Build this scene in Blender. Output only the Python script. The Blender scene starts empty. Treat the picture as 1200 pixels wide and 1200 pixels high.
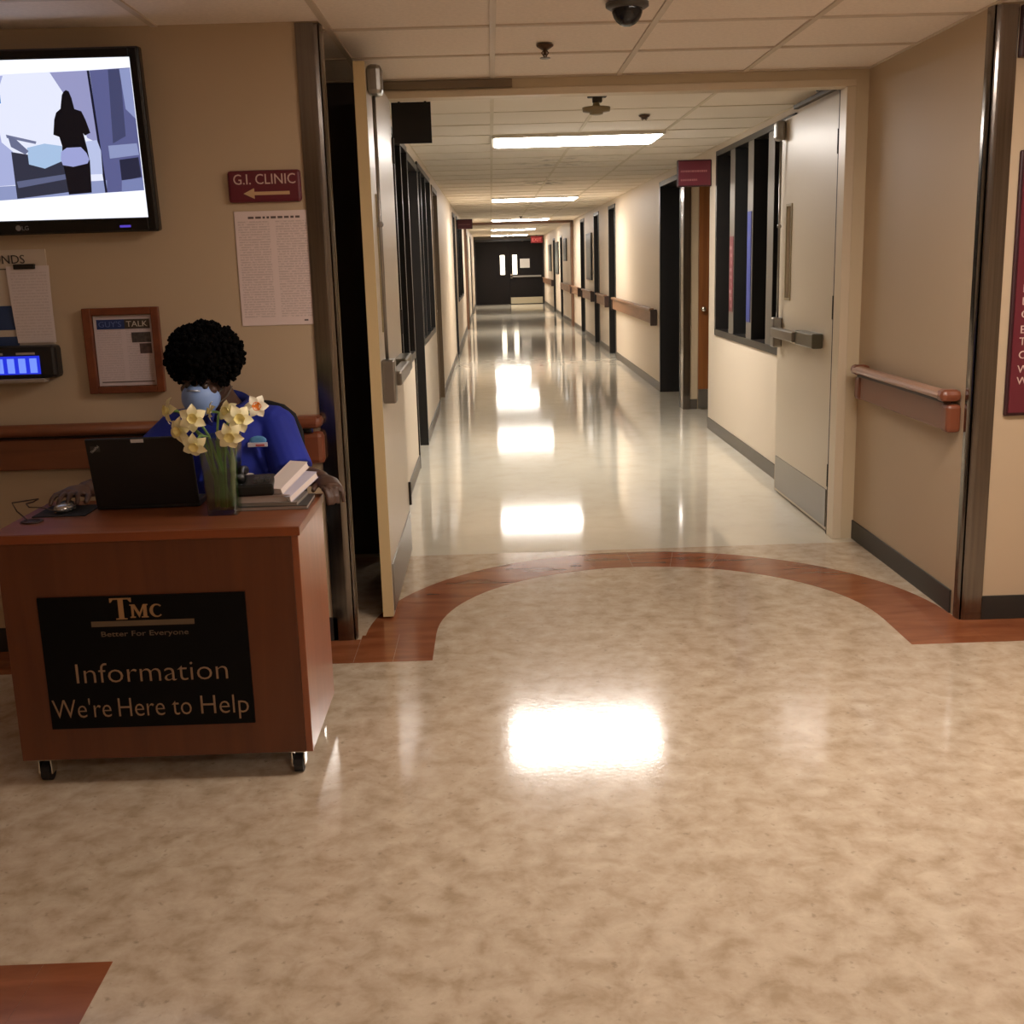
import bpy, bmesh, math, random
from mathutils import Vector, Matrix, Euler
random.seed(7)
S = bpy.context.scene
COL = S.collection
PI = math.pi

# ---------------------------------------------------------------- camera
cam_data = bpy.data.cameras.new('camera')
cam_data.sensor_width = 36.0
cam_data.lens = 36.0 * 1326.0 / 1200.0
cam_data.clip_start = 0.05
cam_data.clip_end = 200
cam = bpy.data.objects.new('camera', cam_data)
COL.objects.link(cam)
cam.matrix_world = Matrix(((0.99942327, 0.03183891, -0.01180753, 0.0),
                           (-0.0184065, 0.2157242, -0.97628084, 0.0),
                           (-0.02853654, 0.97593512, 0.21618582, 1.48),
                           (0, 0, 0, 1)))
S.camera = cam

# ---------------------------------------------------------------- world and exposure
world = bpy.data.worlds.new('world')
S.world = world
world.use_nodes = True
world.node_tree.nodes['Background'].inputs[0].default_value = (0.9, 0.8, 0.7, 1)
world.node_tree.nodes['Background'].inputs[1].default_value = 0.02
S.view_settings.view_transform = 'Standard'
S.view_settings.look = 'None'
S.view_settings.gamma = 1.0
S.view_settings.exposure = 0.0
S.view_settings.use_curve_mapping = False
CORRIDOR_LIGHT = 38.0
LOBBY_LIGHT = 27.0

H = 2.34            # ceiling height
XL, XR = -0.575, 1.865   # corridor walls
YW, YH = 4.38, 5.78      # lobby wall, header
YE = 40.5           # end of the corridor

# ---------------------------------------------------------------- materials
MATS = {}
def srgb(r, g, b):
    f = lambda c: (c / 255 / 12.92) if c / 255 <= 0.04045 else ((c / 255 + 0.055) / 1.055) ** 2.4
    return (f(r), f(g), f(b), 1)

def mat(name, col, rough=0.6, metal=0.0, noise=None, bump=None, coat=0.0, spec=0.5, emit=None, aniso=None):
    """noise = (scale, amount, stretch xyz); bump = (scale, strength, distance)"""
    if name in MATS: return MATS[name]
    m = bpy.data.materials.new(name); m.use_nodes = True
    nt = m.node_tree; N = nt.nodes; L = nt.links
    b = N['Principled BSDF']
    c = srgb(*col)
    b.inputs['Base Color'].default_value = c
    b.inputs['Roughness'].default_value = rough
    b.inputs['Metallic'].default_value = metal
    b.inputs['Specular IOR Level'].default_value = spec
    b.inputs['Coat Weight'].default_value = coat
    if aniso:
        b.inputs['Anisotropic'].default_value = aniso
    tc = N.new('ShaderNodeTexCoord')
    if noise is not None:
        sc, am, st = noise
        mp = N.new('ShaderNodeMapping'); mp.inputs['Scale'].default_value = st
        nz = N.new('ShaderNodeTexNoise'); nz.inputs['Scale'].default_value = sc
        nz.inputs['Detail'].default_value = 5
        L.new(tc.outputs['Object'], mp.inputs[0]); L.new(mp.outputs[0], nz.inputs['Vector'])
        rp = N.new('ShaderNodeValToRGB')
        rp.color_ramp.elements[0].position = 0.3; rp.color_ramp.elements[1].position = 0.7
        rp.color_ramp.elements[0].color = [c[i] * (1 - am) for i in range(3)] + [1]
        rp.color_ramp.elements[1].color = [min(1, c[i] * (1 + am)) for i in range(3)] + [1]
        L.new(nz.outputs['Fac'], rp.inputs[0]); L.new(rp.outputs[0], b.inputs['Base Color'])
    if bump is not None:
        sc, strg, dist = bump
        nz = N.new('ShaderNodeTexNoise'); nz.inputs['Scale'].default_value = sc
        L.new(tc.outputs['Object'], nz.inputs['Vector'])
        bp = N.new('ShaderNodeBump'); bp.inputs['Strength'].default_value = strg
        bp.inputs['Distance'].default_value = dist
        L.new(nz.outputs['Fac'], bp.inputs['Height']); L.new(bp.outputs[0], b.inputs['Normal'])
    if emit is not None:
        b.inputs['Emission Color'].default_value = srgb(*emit[0])
        b.inputs['Emission Strength'].default_value = emit[1]
    MATS[name] = m
    return m

def floor_mat(name, base, dark, light, rough, scale, stain=True, bumpd=0.0006):
    m = bpy.data.materials.new(name); m.use_nodes = True
    nt = m.node_tree; N = nt.nodes; L = nt.links; b = N['Principled BSDF']
    tc = N.new('ShaderNodeTexCoord')
    n1 = N.new('ShaderNodeTexNoise'); n1.inputs['Scale'].default_value = scale
    n1.inputs['Detail'].default_value = 8; n1.inputs['Roughness'].default_value = 0.62
    n1.inputs['Distortion'].default_value = 0.25
    L.new(tc.outputs['Object'], n1.inputs['Vector'])
    r = N.new('ShaderNodeValToRGB'); e = r.color_ramp.elements
    e[0].position = 0.32; e[0].color = srgb(*dark)
    e[1].position = 0.68; e[1].color = srgb(*light)
    k = r.color_ramp.elements.new(0.47); k.color = srgb(*base)
    L.new(n1.outputs['Fac'], r.inputs[0])
    out = r.outputs[0]
    if stain:
        n2 = N.new('ShaderNodeTexNoise'); n2.inputs['Scale'].default_value = scale * 3.3
        n2.inputs['Detail'].default_value = 4
        L.new(tc.outputs['Object'], n2.inputs['Vector'])
        r2 = N.new('ShaderNodeValToRGB')
        r2.color_ramp.elements[0].position = 0.62; r2.color_ramp.elements[0].color = (0, 0, 0, 1)
        r2.color_ramp.elements[1].position = 0.74; r2.color_ramp.elements[1].color = (1, 1, 1, 1)
        L.new(n2.outputs['Fac'], r2.inputs[0])
        mx = N.new('ShaderNodeMixRGB'); mx.blend_type = 'MIX'
        mul = N.new('ShaderNodeMath'); mul.operation = 'MULTIPLY'; mul.inputs[1].default_value = 0.55
        L.new(r2.outputs[0], mul.inputs[0]); L.new(mul.outputs[0], mx.inputs[0])
        L.new(out, mx.inputs[1]); mx.inputs[2].default_value = srgb(*[v * 0.78 for v in dark])
        out = mx.outputs[0]
    L.new(out, b.inputs['Base Color'])
    b.inputs['Roughness'].default_value = rough
    b.inputs['Specular IOR Level'].default_value = 0.5
    if bumpd:
        nb = N.new('ShaderNodeTexNoise'); nb.inputs['Scale'].default_value = 55
        mp = N.new('ShaderNodeMapping'); mp.inputs['Scale'].default_value = (1, 1, 1)
        L.new(tc.outputs['Object'], mp.inputs[0]); L.new(mp.outputs[0], nb.inputs['Vector'])
        bp = N.new('ShaderNodeBump'); bp.inputs['Strength'].default_value = 0.35
        bp.inputs['Distance'].default_value = bumpd
        L.new(nb.outputs['Fac'], bp.inputs['Height']); L.new(bp.outputs[0], b.inputs['Normal'])
    MATS[name] = m
    return m

def wood_mat(name, base, dark, rough, axis_scale, coat=0.0):
    m = bpy.data.materials.new(name); m.use_nodes = True
    nt = m.node_tree; N = nt.nodes; L = nt.links; b = N['Principled BSDF']
    tc = N.new('ShaderNodeTexCoord')
    mp = N.new('ShaderNodeMapping'); mp.inputs['Scale'].default_value = axis_scale
    nz = N.new('ShaderNodeTexNoise'); nz.inputs['Scale'].default_value = 3.0
    nz.inputs['Detail'].default_value = 7; nz.inputs['Distortion'].default_value = 0.6
    L.new(tc.outputs['Object'], mp.inputs[0]); L.new(mp.outputs[0], nz.inputs['Vector'])
    r = N.new('ShaderNodeValToRGB'); e = r.color_ramp.elements
    e[0].position = 0.33; e[0].color = srgb(*dark); e[1].position = 0.66; e[1].color = srgb(*base)
    L.new(nz.outputs['Fac'], r.inputs[0]); L.new(r.outputs[0], b.inputs['Base Color'])
    b.inputs['Roughness'].default_value = rough
    b.inputs['Coat Weight'].default_value = coat
    b.inputs['Coat Roughness'].default_value = 0.15
    MATS[name] = m
    return m

def print_mat(name, paper, ink, lines, amount, cols=1):
    """paper with lines of small illegible print (flat print)"""
    m = bpy.data.materials.new(name); m.use_nodes = True
    nt = m.node_tree; N = nt.nodes; L = nt.links; b = N['Principled BSDF']
    tc = N.new('ShaderNodeTexCoord'); sp = N.new('ShaderNodeSeparateXYZ')
    L.new(tc.outputs['Generated'], sp.inputs[0])
    def mth(op, a, v=None, w=None):
        n = N.new('ShaderNodeMath'); n.operation = op
        if isinstance(a, (int, float)): n.inputs[0].default_value = a
        else: L.new(a, n.inputs[0])
        if v is not None:
            if isinstance(v, (int, float)): n.inputs[1].default_value = v
            else: L.new(v, n.inputs[1])
        return n.outputs[0]
    fr = mth('FRACT', mth('MULTIPLY', sp.outputs['Z'], lines))
    ln = mth('GREATER_THAN', fr, 0.45)
    mp = N.new('ShaderNodeMapping'); mp.inputs['Scale'].default_value = (40, 1, lines)
    L.new(tc.outputs['Generated'], mp.inputs[0])
    nz = N.new('ShaderNodeTexNoise'); nz.inputs['Scale'].default_value = 1.0
    L.new(mp.outputs[0], nz.inputs['Vector'])
    wd = mth('GREATER_THAN', nz.outputs['Fac'], 0.44)
    fx = mth('FRACT', mth('MULTIPLY', sp.outputs['X'], cols))
    ex = mth('MULTIPLY', mth('GREATER_THAN', fx, 0.09), mth('LESS_THAN', fx, 0.93))
    ez = mth('MULTIPLY', mth('GREATER_THAN', sp.outputs['Z'], 0.07), mth('LESS_THAN', sp.outputs['Z'], 0.92))
    f = mth('MULTIPLY', mth('MULTIPLY', mth('MULTIPLY', ln, wd), mth('MULTIPLY', ex, ez)), amount)
    mx = N.new('ShaderNodeMixRGB'); L.new(f, mx.inputs[0])
    mx.inputs[1].default_value = srgb(*paper); mx.inputs[2].default_value = srgb(*ink)
    L.new(mx.outputs[0], b.inputs['Base Color']); b.inputs['Roughness'].default_value = 0.6
    MATS[name] = m
    return m

LOBBY_PAINT = mat('lobby_paint', (188, 166, 138), 0.55, bump=(180, 0.12, 0.001))
CORR_PAINT = mat('corridor_paint', (216, 200, 178), 0.5, bump=(150, 0.1, 0.001))
TRIM_PAINT = mat('trim_paint', (214, 198, 172), 0.35)
DOOR_PAINT = mat('door_paint', (206, 192, 170), 0.36, bump=(7, 0.12, 0.002))
EDGE_PAINT = mat('door_edge_paint', (205, 180, 135), 0.45)
HEAD_PAINT = mat('header_paint', (206, 188, 156), 0.5)
COVE = mat('cove_base_rubber', (42, 40, 38), 0.4)
COVE2 = mat('corridor_cove_base', (82, 74, 64), 0.4)
TILE = mat('ceiling_tile_white', (238, 226, 214), 0.9, noise=(60, 0.05, (1, 1, 1)), bump=(220, 0.2, 0.001))
TILE2 = mat('ceiling_tile_cream', (238, 228, 214), 0.85, bump=(220, 0.2, 0.001))
def smudge(m, spots):
    """dust smudges of their own shape round the air outlets (world positions on the tiles)"""
    nt = m.node_tree; N = nt.nodes; L = nt.links; b = N['Principled BSDF']
    g = N.new('ShaderNodeNewGeometry')
    nz = N.new('ShaderNodeTexNoise'); nz.inputs['Scale'].default_value = 7; nz.inputs['Detail'].default_value = 6
    L.new(g.outputs['Position'], nz.inputs['Vector'])
    acc = None
    for x, y, sx, sy, a in spots:
        mp = N.new('ShaderNodeVectorMath'); mp.operation = 'SUBTRACT'; mp.inputs[1].default_value = (x, y, 2.34)
        L.new(g.outputs['Position'], mp.inputs[0])
        sc = N.new('ShaderNodeVectorMath'); sc.operation = 'MULTIPLY'; sc.inputs[1].default_value = (1 / sx, 1 / sy, 0)
        L.new(mp.outputs[0], sc.inputs[0])
        ln = N.new('ShaderNodeVectorMath'); ln.operation = 'LENGTH'; L.new(sc.outputs[0], ln.inputs[0])
        mr = N.new('ShaderNodeMapRange'); mr.inputs['From Min'].default_value = 1.0; mr.inputs['From Max'].default_value = 0.2
        mr.inputs['To Min'].default_value = 0; mr.inputs['To Max'].default_value = a
        L.new(ln.outputs['Value'], mr.inputs['Value'])
        if acc is None: acc = mr.outputs[0]
        else:
            ad = N.new('ShaderNodeMath'); ad.operation = 'MAXIMUM'; L.new(acc, ad.inputs[0]); L.new(mr.outputs[0], ad.inputs[1]); acc = ad.outputs[0]
    r = N.new('ShaderNodeMapRange'); r.inputs['From Min'].default_value = .50; r.inputs['From Max'].default_value = .62
    L.new(nz.outputs['Fac'], r.inputs['Value'])
    mu = N.new('ShaderNodeMath'); mu.operation = 'MULTIPLY'; L.new(acc, mu.inputs[0]); L.new(r.outputs[0], mu.inputs[1])
    mx = N.new('ShaderNodeMixRGB'); L.new(mu.outputs[0], mx.inputs[0])
    mx.inputs[1].default_value = b.inputs['Base Color'].default_value; mx.inputs[2].default_value = srgb(96, 84, 68)
    L.new(mx.outputs[0], b.inputs['Base Color'])
smudge(TILE2, [(.70, 10.7, .5, .8, .6), (.62, 13.5, .42, .7, .9), (1.0, 10.4, .25, .3, .5), (.8, 19.0, .5, 1.2, .5), (.7, 27.0, .5, 1.5, .5)])
TEE2 = mat('corridor_tee_enamel', (218, 206, 184), 0.6)
TEE = mat('tee_rail_enamel', (205, 190, 172), 0.5)
GAP = mat('tile_gap_shadow', (120, 104, 86), 0.9)
STEEL = mat('brushed_steel', (132, 126, 122), 0.17, 1.0, noise=(4, 0.15, (30, 30, 0.6)))
STEEL2 = mat('satin_steel', (150, 146, 140), 0.35, 1.0)
CHROME = mat('chrome', (215, 212, 205), 0.12, 1.0)
BRONZE = mat('dark_bronze', (34, 31, 29), 0.35, 0.2)
BLACK = mat('black_plastic', (12, 12, 13), 0.38)
MATTE = mat('black_matte', (12, 11, 11), 0.75)
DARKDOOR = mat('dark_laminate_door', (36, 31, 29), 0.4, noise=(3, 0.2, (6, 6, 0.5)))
MAROON = mat('maroon_sign_plastic', (98, 30, 42), 0.4)
MAROON_D = mat('maroon_sign_edge', (52, 16, 22), 0.45)
SIGNTXT = mat('sign_lettering', (205, 175, 165), 0.6)
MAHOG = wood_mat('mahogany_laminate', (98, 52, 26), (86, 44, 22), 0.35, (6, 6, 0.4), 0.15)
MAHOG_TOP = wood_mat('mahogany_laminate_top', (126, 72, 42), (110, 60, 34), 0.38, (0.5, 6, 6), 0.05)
RAILW = wood_mat('handrail_wood', (132, 78, 48), (114, 64, 38), 0.4, (0.5, 0.5, 6), 0.2)
RAILV = mat('handrail_vinyl', (128, 84, 60), 0.42)
RAILTOP = mat('handrail_grip', (160, 118, 92), 0.35)
RAILCAP = mat('handrail_end_cap', (120, 66, 44), 0.3)
ORANGEW = wood_mat('orange_wood_door', (140, 86, 42), (116, 66, 28), 0.35, (8, 8, 0.5), 0.2)
BORDER = wood_mat('wood_look_vinyl', (146, 88, 56), (124, 70, 42), 0.14, (1.2, 5, 1), 0.0)
FLOOR_L = floor_mat('lobby_vinyl', (184, 165, 142), (164, 144, 119), (200, 184, 162), 0.12, 12)
FLOOR_C = floor_mat('corridor_vinyl', (204, 196, 178), (199, 190, 171), (208, 200, 183), 0.07, 5, stain=False, bumpd=0.0002)
LENS = mat('light_lens', (250, 245, 235), 0.4, emit=((255, 248, 240), CORRIDOR_LIGHT))
LENS_L = mat('lobby_light_lens', (250, 245, 235), 0.4, emit=((255, 241, 228), LOBBY_LIGHT))
WHITE_EN = mat('white_enamel', (225, 218, 205), 0.4)
PAPER = mat('white_paper', (225, 212, 206), 0.6)

def glass_mat(name, col, rough=0.02, trans=1.0, ior=1.45):
    m = bpy.data.materials.new(name); m.use_nodes = True
    b = m.node_tree.nodes['Principled BSDF']
    b.inputs['Base Color'].default_value = srgb(*col)
    b.inputs['Roughness'].default_value = rough
    b.inputs['Transmission Weight'].default_value = trans
    b.inputs['IOR'].default_value = ior
    MATS[name] = m
    return m
def thin_glass(name, col, gl):
    m = bpy.data.materials.new(name); m.use_nodes = True
    nt = m.node_tree; N = nt.nodes; L = nt.links; N.remove(N['Principled BSDF'])
    tr = N.new('ShaderNodeBsdfTransparent'); tr.inputs[0].default_value = srgb(*col)
    g = N.new('ShaderNodeBsdfGlossy'); g.inputs['Roughness'].default_value = .06
    fr = N.new('ShaderNodeLayerWeight'); fr.inputs['Blend'].default_value = .35
    ad = N.new('ShaderNodeMath'); ad.operation = 'MULTIPLY_ADD'; ad.inputs[1].default_value = .3; ad.inputs[2].default_value = gl
    L.new(fr.outputs['Facing'], ad.inputs[0])
    mx = N.new('ShaderNodeMixShader'); L.new(ad.outputs[0], mx.inputs[0]); L.new(tr.outputs[0], mx.inputs[1]); L.new(g.outputs[0], mx.inputs[2])
    L.new(mx.outputs[0], N['Material Output'].inputs['Surface'])
    MATS[name] = m
    return m
GLASS = glass_mat('clear_glass', (238, 244, 238))
PANE = mat('dark_window_glass', (10, 11, 13), 0.06, spec=0.5)

# ---------------------------------------------------------------- mesh helpers
def NB(): return bmesh.new()

def box(bm, x0, x1, y0, y1, z0, z1):
    v = [bm.verts.new(p) for p in ((x0, y0, z0), (x1, y0, z0), (x1, y1, z0), (x0, y1, z0),
                                   (x0, y0, z1), (x1, y0, z1), (x1, y1, z1), (x0, y1, z1))]
    for f in ((0, 3, 2, 1), (4, 5, 6, 7), (0, 1, 5, 4), (1, 2, 6, 5), (2, 3, 7, 6), (3, 0, 4, 7)):
        bm.faces.new([v[i] for i in f])
    return v

def quad(bm, a, b, c, d):
    bm.faces.new([bm.verts.new(p) for p in (a, b, c, d)])

def ring_loft(bm, rings, cap=True, closed=True):
    vs = [[bm.verts.new(p) for p in r] for r in rings]
    n = len(vs[0])
    for i in range(len(vs) - 1):
        for j in range(n if closed else n - 1):
            k = (j + 1) % n
            bm.faces.new((vs[i][j], vs[i][k], vs[i + 1][k], vs[i + 1][j]))
    if cap:
        bm.faces.new(list(reversed(vs[0]))); bm.faces.new(vs[-1])
    return vs

def frame_of(d):
    d = Vector(d).normalized()
    u = Vector((0, 0, 1)) if abs(d.z) < 0.9 else Vector((0, 1, 0))
    a = d.cross(u).normalized(); b = a.cross(d).normalized()
    return a, b

def tube(bm, pts, r, seg=8, sq=1.0):
    """tube along pts; r is a number or list; sq flattens along second axis"""
    pts = [Vector(p) for p in pts]
    rs = r if isinstance(r, (list, tuple)) else [r] * len(pts)
    rings = []
    for i, p in enumerate(pts):
        d = (pts[min(i + 1, len(pts) - 1)] - pts[max(i - 1, 0)])
        if i == 0: a, b = frame_of(d)
        else:
            dn = d.normalized(); a = (a - dn * a.dot(dn)).normalized(); b = a.cross(dn).normalized()
        ri = rs[i]
        ra, rb = ri if isinstance(ri, (list, tuple)) else (ri, ri * sq)
        rings.append([p + a * math.cos(2 * PI * k / seg) * ra + b * math.sin(2 * PI * k / seg) * rb for k in range(seg)])
    ring_loft(bm, rings)

def cyl(bm, p0, p1, r0, r1=None, seg=16):
    tube(bm, [p0, p1], [r0, r0 if r1 is None else r1], seg)

def ell(bm, c, r, seg=12, rings=8, rot=None):
    M = Matrix.Translation(Vector(c)) @ (rot.to_matrix().to_4x4() if rot else Matrix.Identity(4)) @ Matrix.Diagonal((r[0], r[1], r[2], 1))
    bmesh.ops.create_uvsphere(bm, u_segments=seg, v_segments=rings, radius=1.0, matrix=M)

def lathe(bm, c, prof, seg=20, axis='z'):
    rings = []
    for r, z in prof:
        rr = max(r, 1e-4)
        rings.append([Vector((c[0] + rr * math.cos(2 * PI * k / seg), c[1] + rr * math.sin(2 * PI * k / seg), c[2] + z)) for k in range(seg)])
    ring_loft(bm, rings)

def prism(bm, poly, y0, y1):
    """poly in (x,z), extruded from y0 to y1"""
    a = [bm.verts.new((x, y0, z)) for x, z in poly]; b = [bm.verts.new((x, y1, z)) for x, z in poly]
    n = len(poly)
    bm.faces.new(a); bm.faces.new(list(reversed(b)))
    for i in range(n):
        j = (i + 1) % n
        bm.faces.new((a[j], a[i], b[i], b[j]))

def hprism(bm, poly, z0, z1):
    a = [bm.verts.new((x, y, z0)) for x, y in poly]; b = [bm.verts.new((x, y, z1)) for x, y in poly]
    n = len(poly)
    bm.faces.new(list(reversed(a))); bm.faces.new(b)
    for i in range(n):
        j = (i + 1) % n
        bm.faces.new((a[i], a[j], b[j], b[i]))

def root_loc(p):
    while p.parent is not None: p = p.parent
    return Vector(p.location)

def obj(name, bm, m, parent=None, smooth=False, bevel=0.0, local=False, origin=None, keep=False):
    bmesh.ops.recalc_face_normals(bm, faces=bm.faces[:])
    me = bpy.data.meshes.new(name)
    o = bpy.data.objects.new(name, me)
    if parent is None and not keep:
        xs = [v.co for v in bm.verts]
        if origin is None:
            origin = Vector(((min(v.x for v in xs) + max(v.x for v in xs)) / 2,
                             (min(v.y for v in xs) + max(v.y for v in xs)) / 2, min(v.z for v in xs)))
        bmesh.ops.translate(bm, verts=bm.verts[:], vec=-Vector(origin))
        o.location = origin
    elif parent is not None and not local:
        bmesh.ops.translate(bm, verts=bm.verts[:], vec=-root_loc(parent))
    bm.to_mesh(me); bm.free()
    if m: me.materials.append(m)
    if smooth:
        for p in me.polygons: p.use_smooth = True
    COL.objects.link(o)
    if parent is not None: o.parent = parent
    if bevel:
        b = o.modifiers.new('bevel', 'BEVEL'); b.width = bevel; b.segments = 2
        b.limit_method = 'ANGLE'; b.angle_limit = math.radians(40)
    return o

def tag(o, label, cat, group=None, kind=None):
    o['label'] = label; o['category'] = cat
    if group: o['group'] = group
    if kind: o['kind'] = kind
    return o

def thing(name, label, cat, loc=(0, 0, 0), rot=(0, 0, 0), group=None):
    o = bpy.data.objects.new(name, None); COL.objects.link(o)
    o.empty_display_size = 0.05
    o.location = loc; o.rotation_euler = rot
    return tag(o, label, cat, group)

def struct(name, bm, m, label, cat=None, **k):
    o = obj(name, bm, m, None, keep=True, **k)
    o['kind'] = 'structure'; o['label'] = label; o['category'] = cat or name.split('_')[0]
    return o

def bxo(name, b, m, parent=None, **k):
    bm = NB(); box(bm, *b)
    return obj(name, bm, m, parent, **k)

def copy_tree(o, parent=None):
    c = o.copy(); COL.objects.link(c)
    c.parent = parent
    for ch in [q for q in bpy.data.objects if q.parent == o]: copy_tree(ch, c)
    return c

def text_bm(s, size, depth=0.0008, bold=0.0, align='CENTER', spacing=1.0):
    cu = bpy.data.curves.new('lettering', 'FONT'); cu.body = s; cu.size = size
    cu.extrude = depth; cu.offset = bold; cu.align_x = align; cu.space_character = spacing
    cu.resolution_u = 3
    t = bpy.data.objects.new('lettering', cu); COL.objects.link(t)
    dg = bpy.context.evaluated_depsgraph_get()
    me = bpy.data.meshes.new_from_object(t.evaluated_get(dg))
    bm = NB(); bm.from_mesh(me)
    bpy.data.objects.remove(t); bpy.data.curves.remove(cu); bpy.data.meshes.remove(me)
    return bm

def text(name, s, size, loc, m, parent, rot=(PI / 2, 0, 0), local=False, width=None, **k):
    """lettering standing in the xz plane facing -y by default; width squeezes it to a measured width"""
    bm = text_bm(s, size, **k)
    if width:
        w = max(v.co.x for v in bm.verts) - min(v.co.x for v in bm.verts)
        for v in bm.verts: v.co.x *= width / w
    M = Matrix.Translation(Vector(loc)) @ Euler(rot).to_matrix().to_4x4()
    bmesh.ops.transform(bm, matrix=M, verts=bm.verts[:])
    return obj(name, bm, m, parent, local=local)

# ================================================================ SETTING
# ---- floor
f = NB()
quad(f, (-3.2, -2.2, 0), (3.4, -2.2, 0), (3.4, 5.7, 0), (-3.2, 5.7, 0))
floor = struct('floor', f, FLOOR_L, 'beige mottled sheet vinyl lobby floor with polished sheen')
c = NB(); quad(c, (XL - 1.5, 5.7, 0), (XR + 1.6, 5.7, 0), (XR + 1.6, YE + 3, 0), (XL - 1.5, YE + 3, 0))
cf = obj('corridor_floor', c, FLOOR_C, floor); cf['label'] = 'pale cream polished corridor floor'
# wood-look border: planks laid round the half circle, then out along both walls
CX, CY, RI, RO = 0.65, 4.43, 0.92, 1.21
def plank_mesh(poly):
    bm = NB(); hprism(bm, poly, -0.004, 0.0008)
    return obj('border_plank', bm, BORDER, floor)
n = 16
for i in range(n):
    a0 = PI * i / n + 0.0006; a1 = PI * (i + 1) / n - 0.0006
    pts = []
    for k in range(4):
        a = a0 + (a1 - a0) * k / 3; pts.append((CX + RI * math.cos(a), CY + RI * math.sin(a)))
    for k in range(4):
        a = a1 + (a0 - a1) * k / 3
        rx = CX + RO * math.cos(a); pts.append((min(max(rx, XL), XR), CY + RO * math.sin(a)))
    pts = [p for j, p in enumerate(pts) if j == 0 or (abs(p[0] - pts[j - 1][0]) + abs(p[1] - pts[j - 1][1])) > 1e-5]
    plank_mesh(pts)
for sx, xi in ((-1, CX - RI), (1, CX + RI)):
    x = xi
    wd = 0.152
    k = 0
    while abs(x) < 3.1:
        x2 = x + sx * wd
        y1 = YW if abs(x2 - CX) > RO + 0.12 else CY
        plank_mesh([(min(x, x2) + .0005, 4.105), (max(x, x2) - .0005, 4.105), (max(x, x2) - .0005, y1), (min(x, x2) + .0005, y1)])
        x = x2
for k in range(14):   # near border, its corner shows at the lower left
    x = -0.88 - 0.152 * (k + 1)
    plank_mesh([(x + .0004, 1.945), (x + .1516, 1.945), (x + .1516, 2.235), (x + .0004, 2.235)])
for k in range(20):
    y = 1.945 - 0.2 * (k + 1)
    if y < -2.1: break
    plank_mesh([(-1.17, y + .0004), (-0.88, y + .0004), (-0.88, y + .1996), (-1.17, y + .1996)])

# ---- ceiling: slab above, tiles, tees
c = NB(); box(c, -3.3, 3.5, -2.3, YH + .1, 2.50, 2.56); box(c, XL - 1.6, XR + 1.7, YH + .1, YE + 3, 2.50, 2.56)
ceiling = struct('ceiling', c, GAP, 'suspended ceiling of square mineral tiles in an enamelled grid')
X0, P = 0.035, 0.61
LIGHT_ROWS = [(8.20, 0), (16.13, 1), (24.06, 2), (31.38, 3), (38.09, 4)]
LOBBY_LIGHTS = [(1.255, 3.0), (1.255, -0.66)]
tm = NB(); box(tm, 0.008, 0.602, 0.008, 0.602, 0, 0.015)
tile_me = None
def tile(x, y, m, w=None, z=H + 0.007):
    global tile_me
    if w is not None:
        bm = NB(); box(bm, 0.008, w - .008, 0.008, 0.602, 0, 0.015)
        o = obj('ceiling_tile', bm, m, ceiling, local=True); o.location = (x, y, z); return o
    me = TM[m.name]
    o = bpy.data.objects.new('ceiling_tile', me); COL.objects.link(o); o.parent = ceiling
    o.location = (x, y, z + random.uniform(-.0012, .0012)); return o
TM = {}
for m in (TILE, TILE2):
    bm = NB(); box(bm, 0.008, 0.602, 0.008, 0.602, 0, 0.015)
    me = bpy.data.meshes.new('ceiling_tile'); bm.to_mesh(me); bm.free(); me.materials.append(m); TM[m.name] = me
rows = [YH - 0.02 - P * (k + 1) for k in range(12)]
for y in rows:
    for i in range(-5, 6):
        x = X0 + i * P
        if any(abs(y - ly) < 0.3 and -0.05 < x - lx + .61 < 1.0 for lx, ly in LOBBY_LIGHTS): continue
        if x + P < -3.2 or x > 3.4: continue
        tile(x, y, TILE)
# corridor
kk = 0
stuffbm = NB()
y = YH + 0.07
CR = []
while y < YE:
    CR.append(y); y += P
def nearest_row(ly): return min(CR, key=lambda q: abs(q - ly))
LROWS = [nearest_row(l) for l, _ in LIGHT_ROWS]
for r_, y in enumerate(CR):
    for i in range(-1, 3):
        x = X0 + i * P
        if y in LROWS and i in (0, 1): continue
        if r_ < 18: tile(x, y, TILE2)
        else: box(stuffbm, x + .008, x + .602, y + .008, y + .602, H + .007, H + .022)
o = obj('far_ceiling_tiles', stuffbm, TILE2, ceiling, local=True); o['kind'] = 'stuff'
# tee rails
for i in range(-5, 7):
    x = X0 + i * P
    bxo('tee_rail', (x - .012, x + .012, rows[-1], YH, H, H + .03), TEE, ceiling)
for i in range(-1, 4):
    x = X0 + i * P
    bxo('tee_rail', (x - .011, x + .011, YH + .07, YE, H + .003, H + .03), TEE2, ceiling)
for y in rows + [YH - .02]:
    bxo('tee_rail', (-3.1, 3.4, y - .012, y + .012, H + .0004, H + .03), TEE, ceiling)
for y in CR:
    bxo('tee_rail', (XL, XR, y - .009, y + .009, H + .0034, H + .03), TEE2, ceiling)

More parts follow.
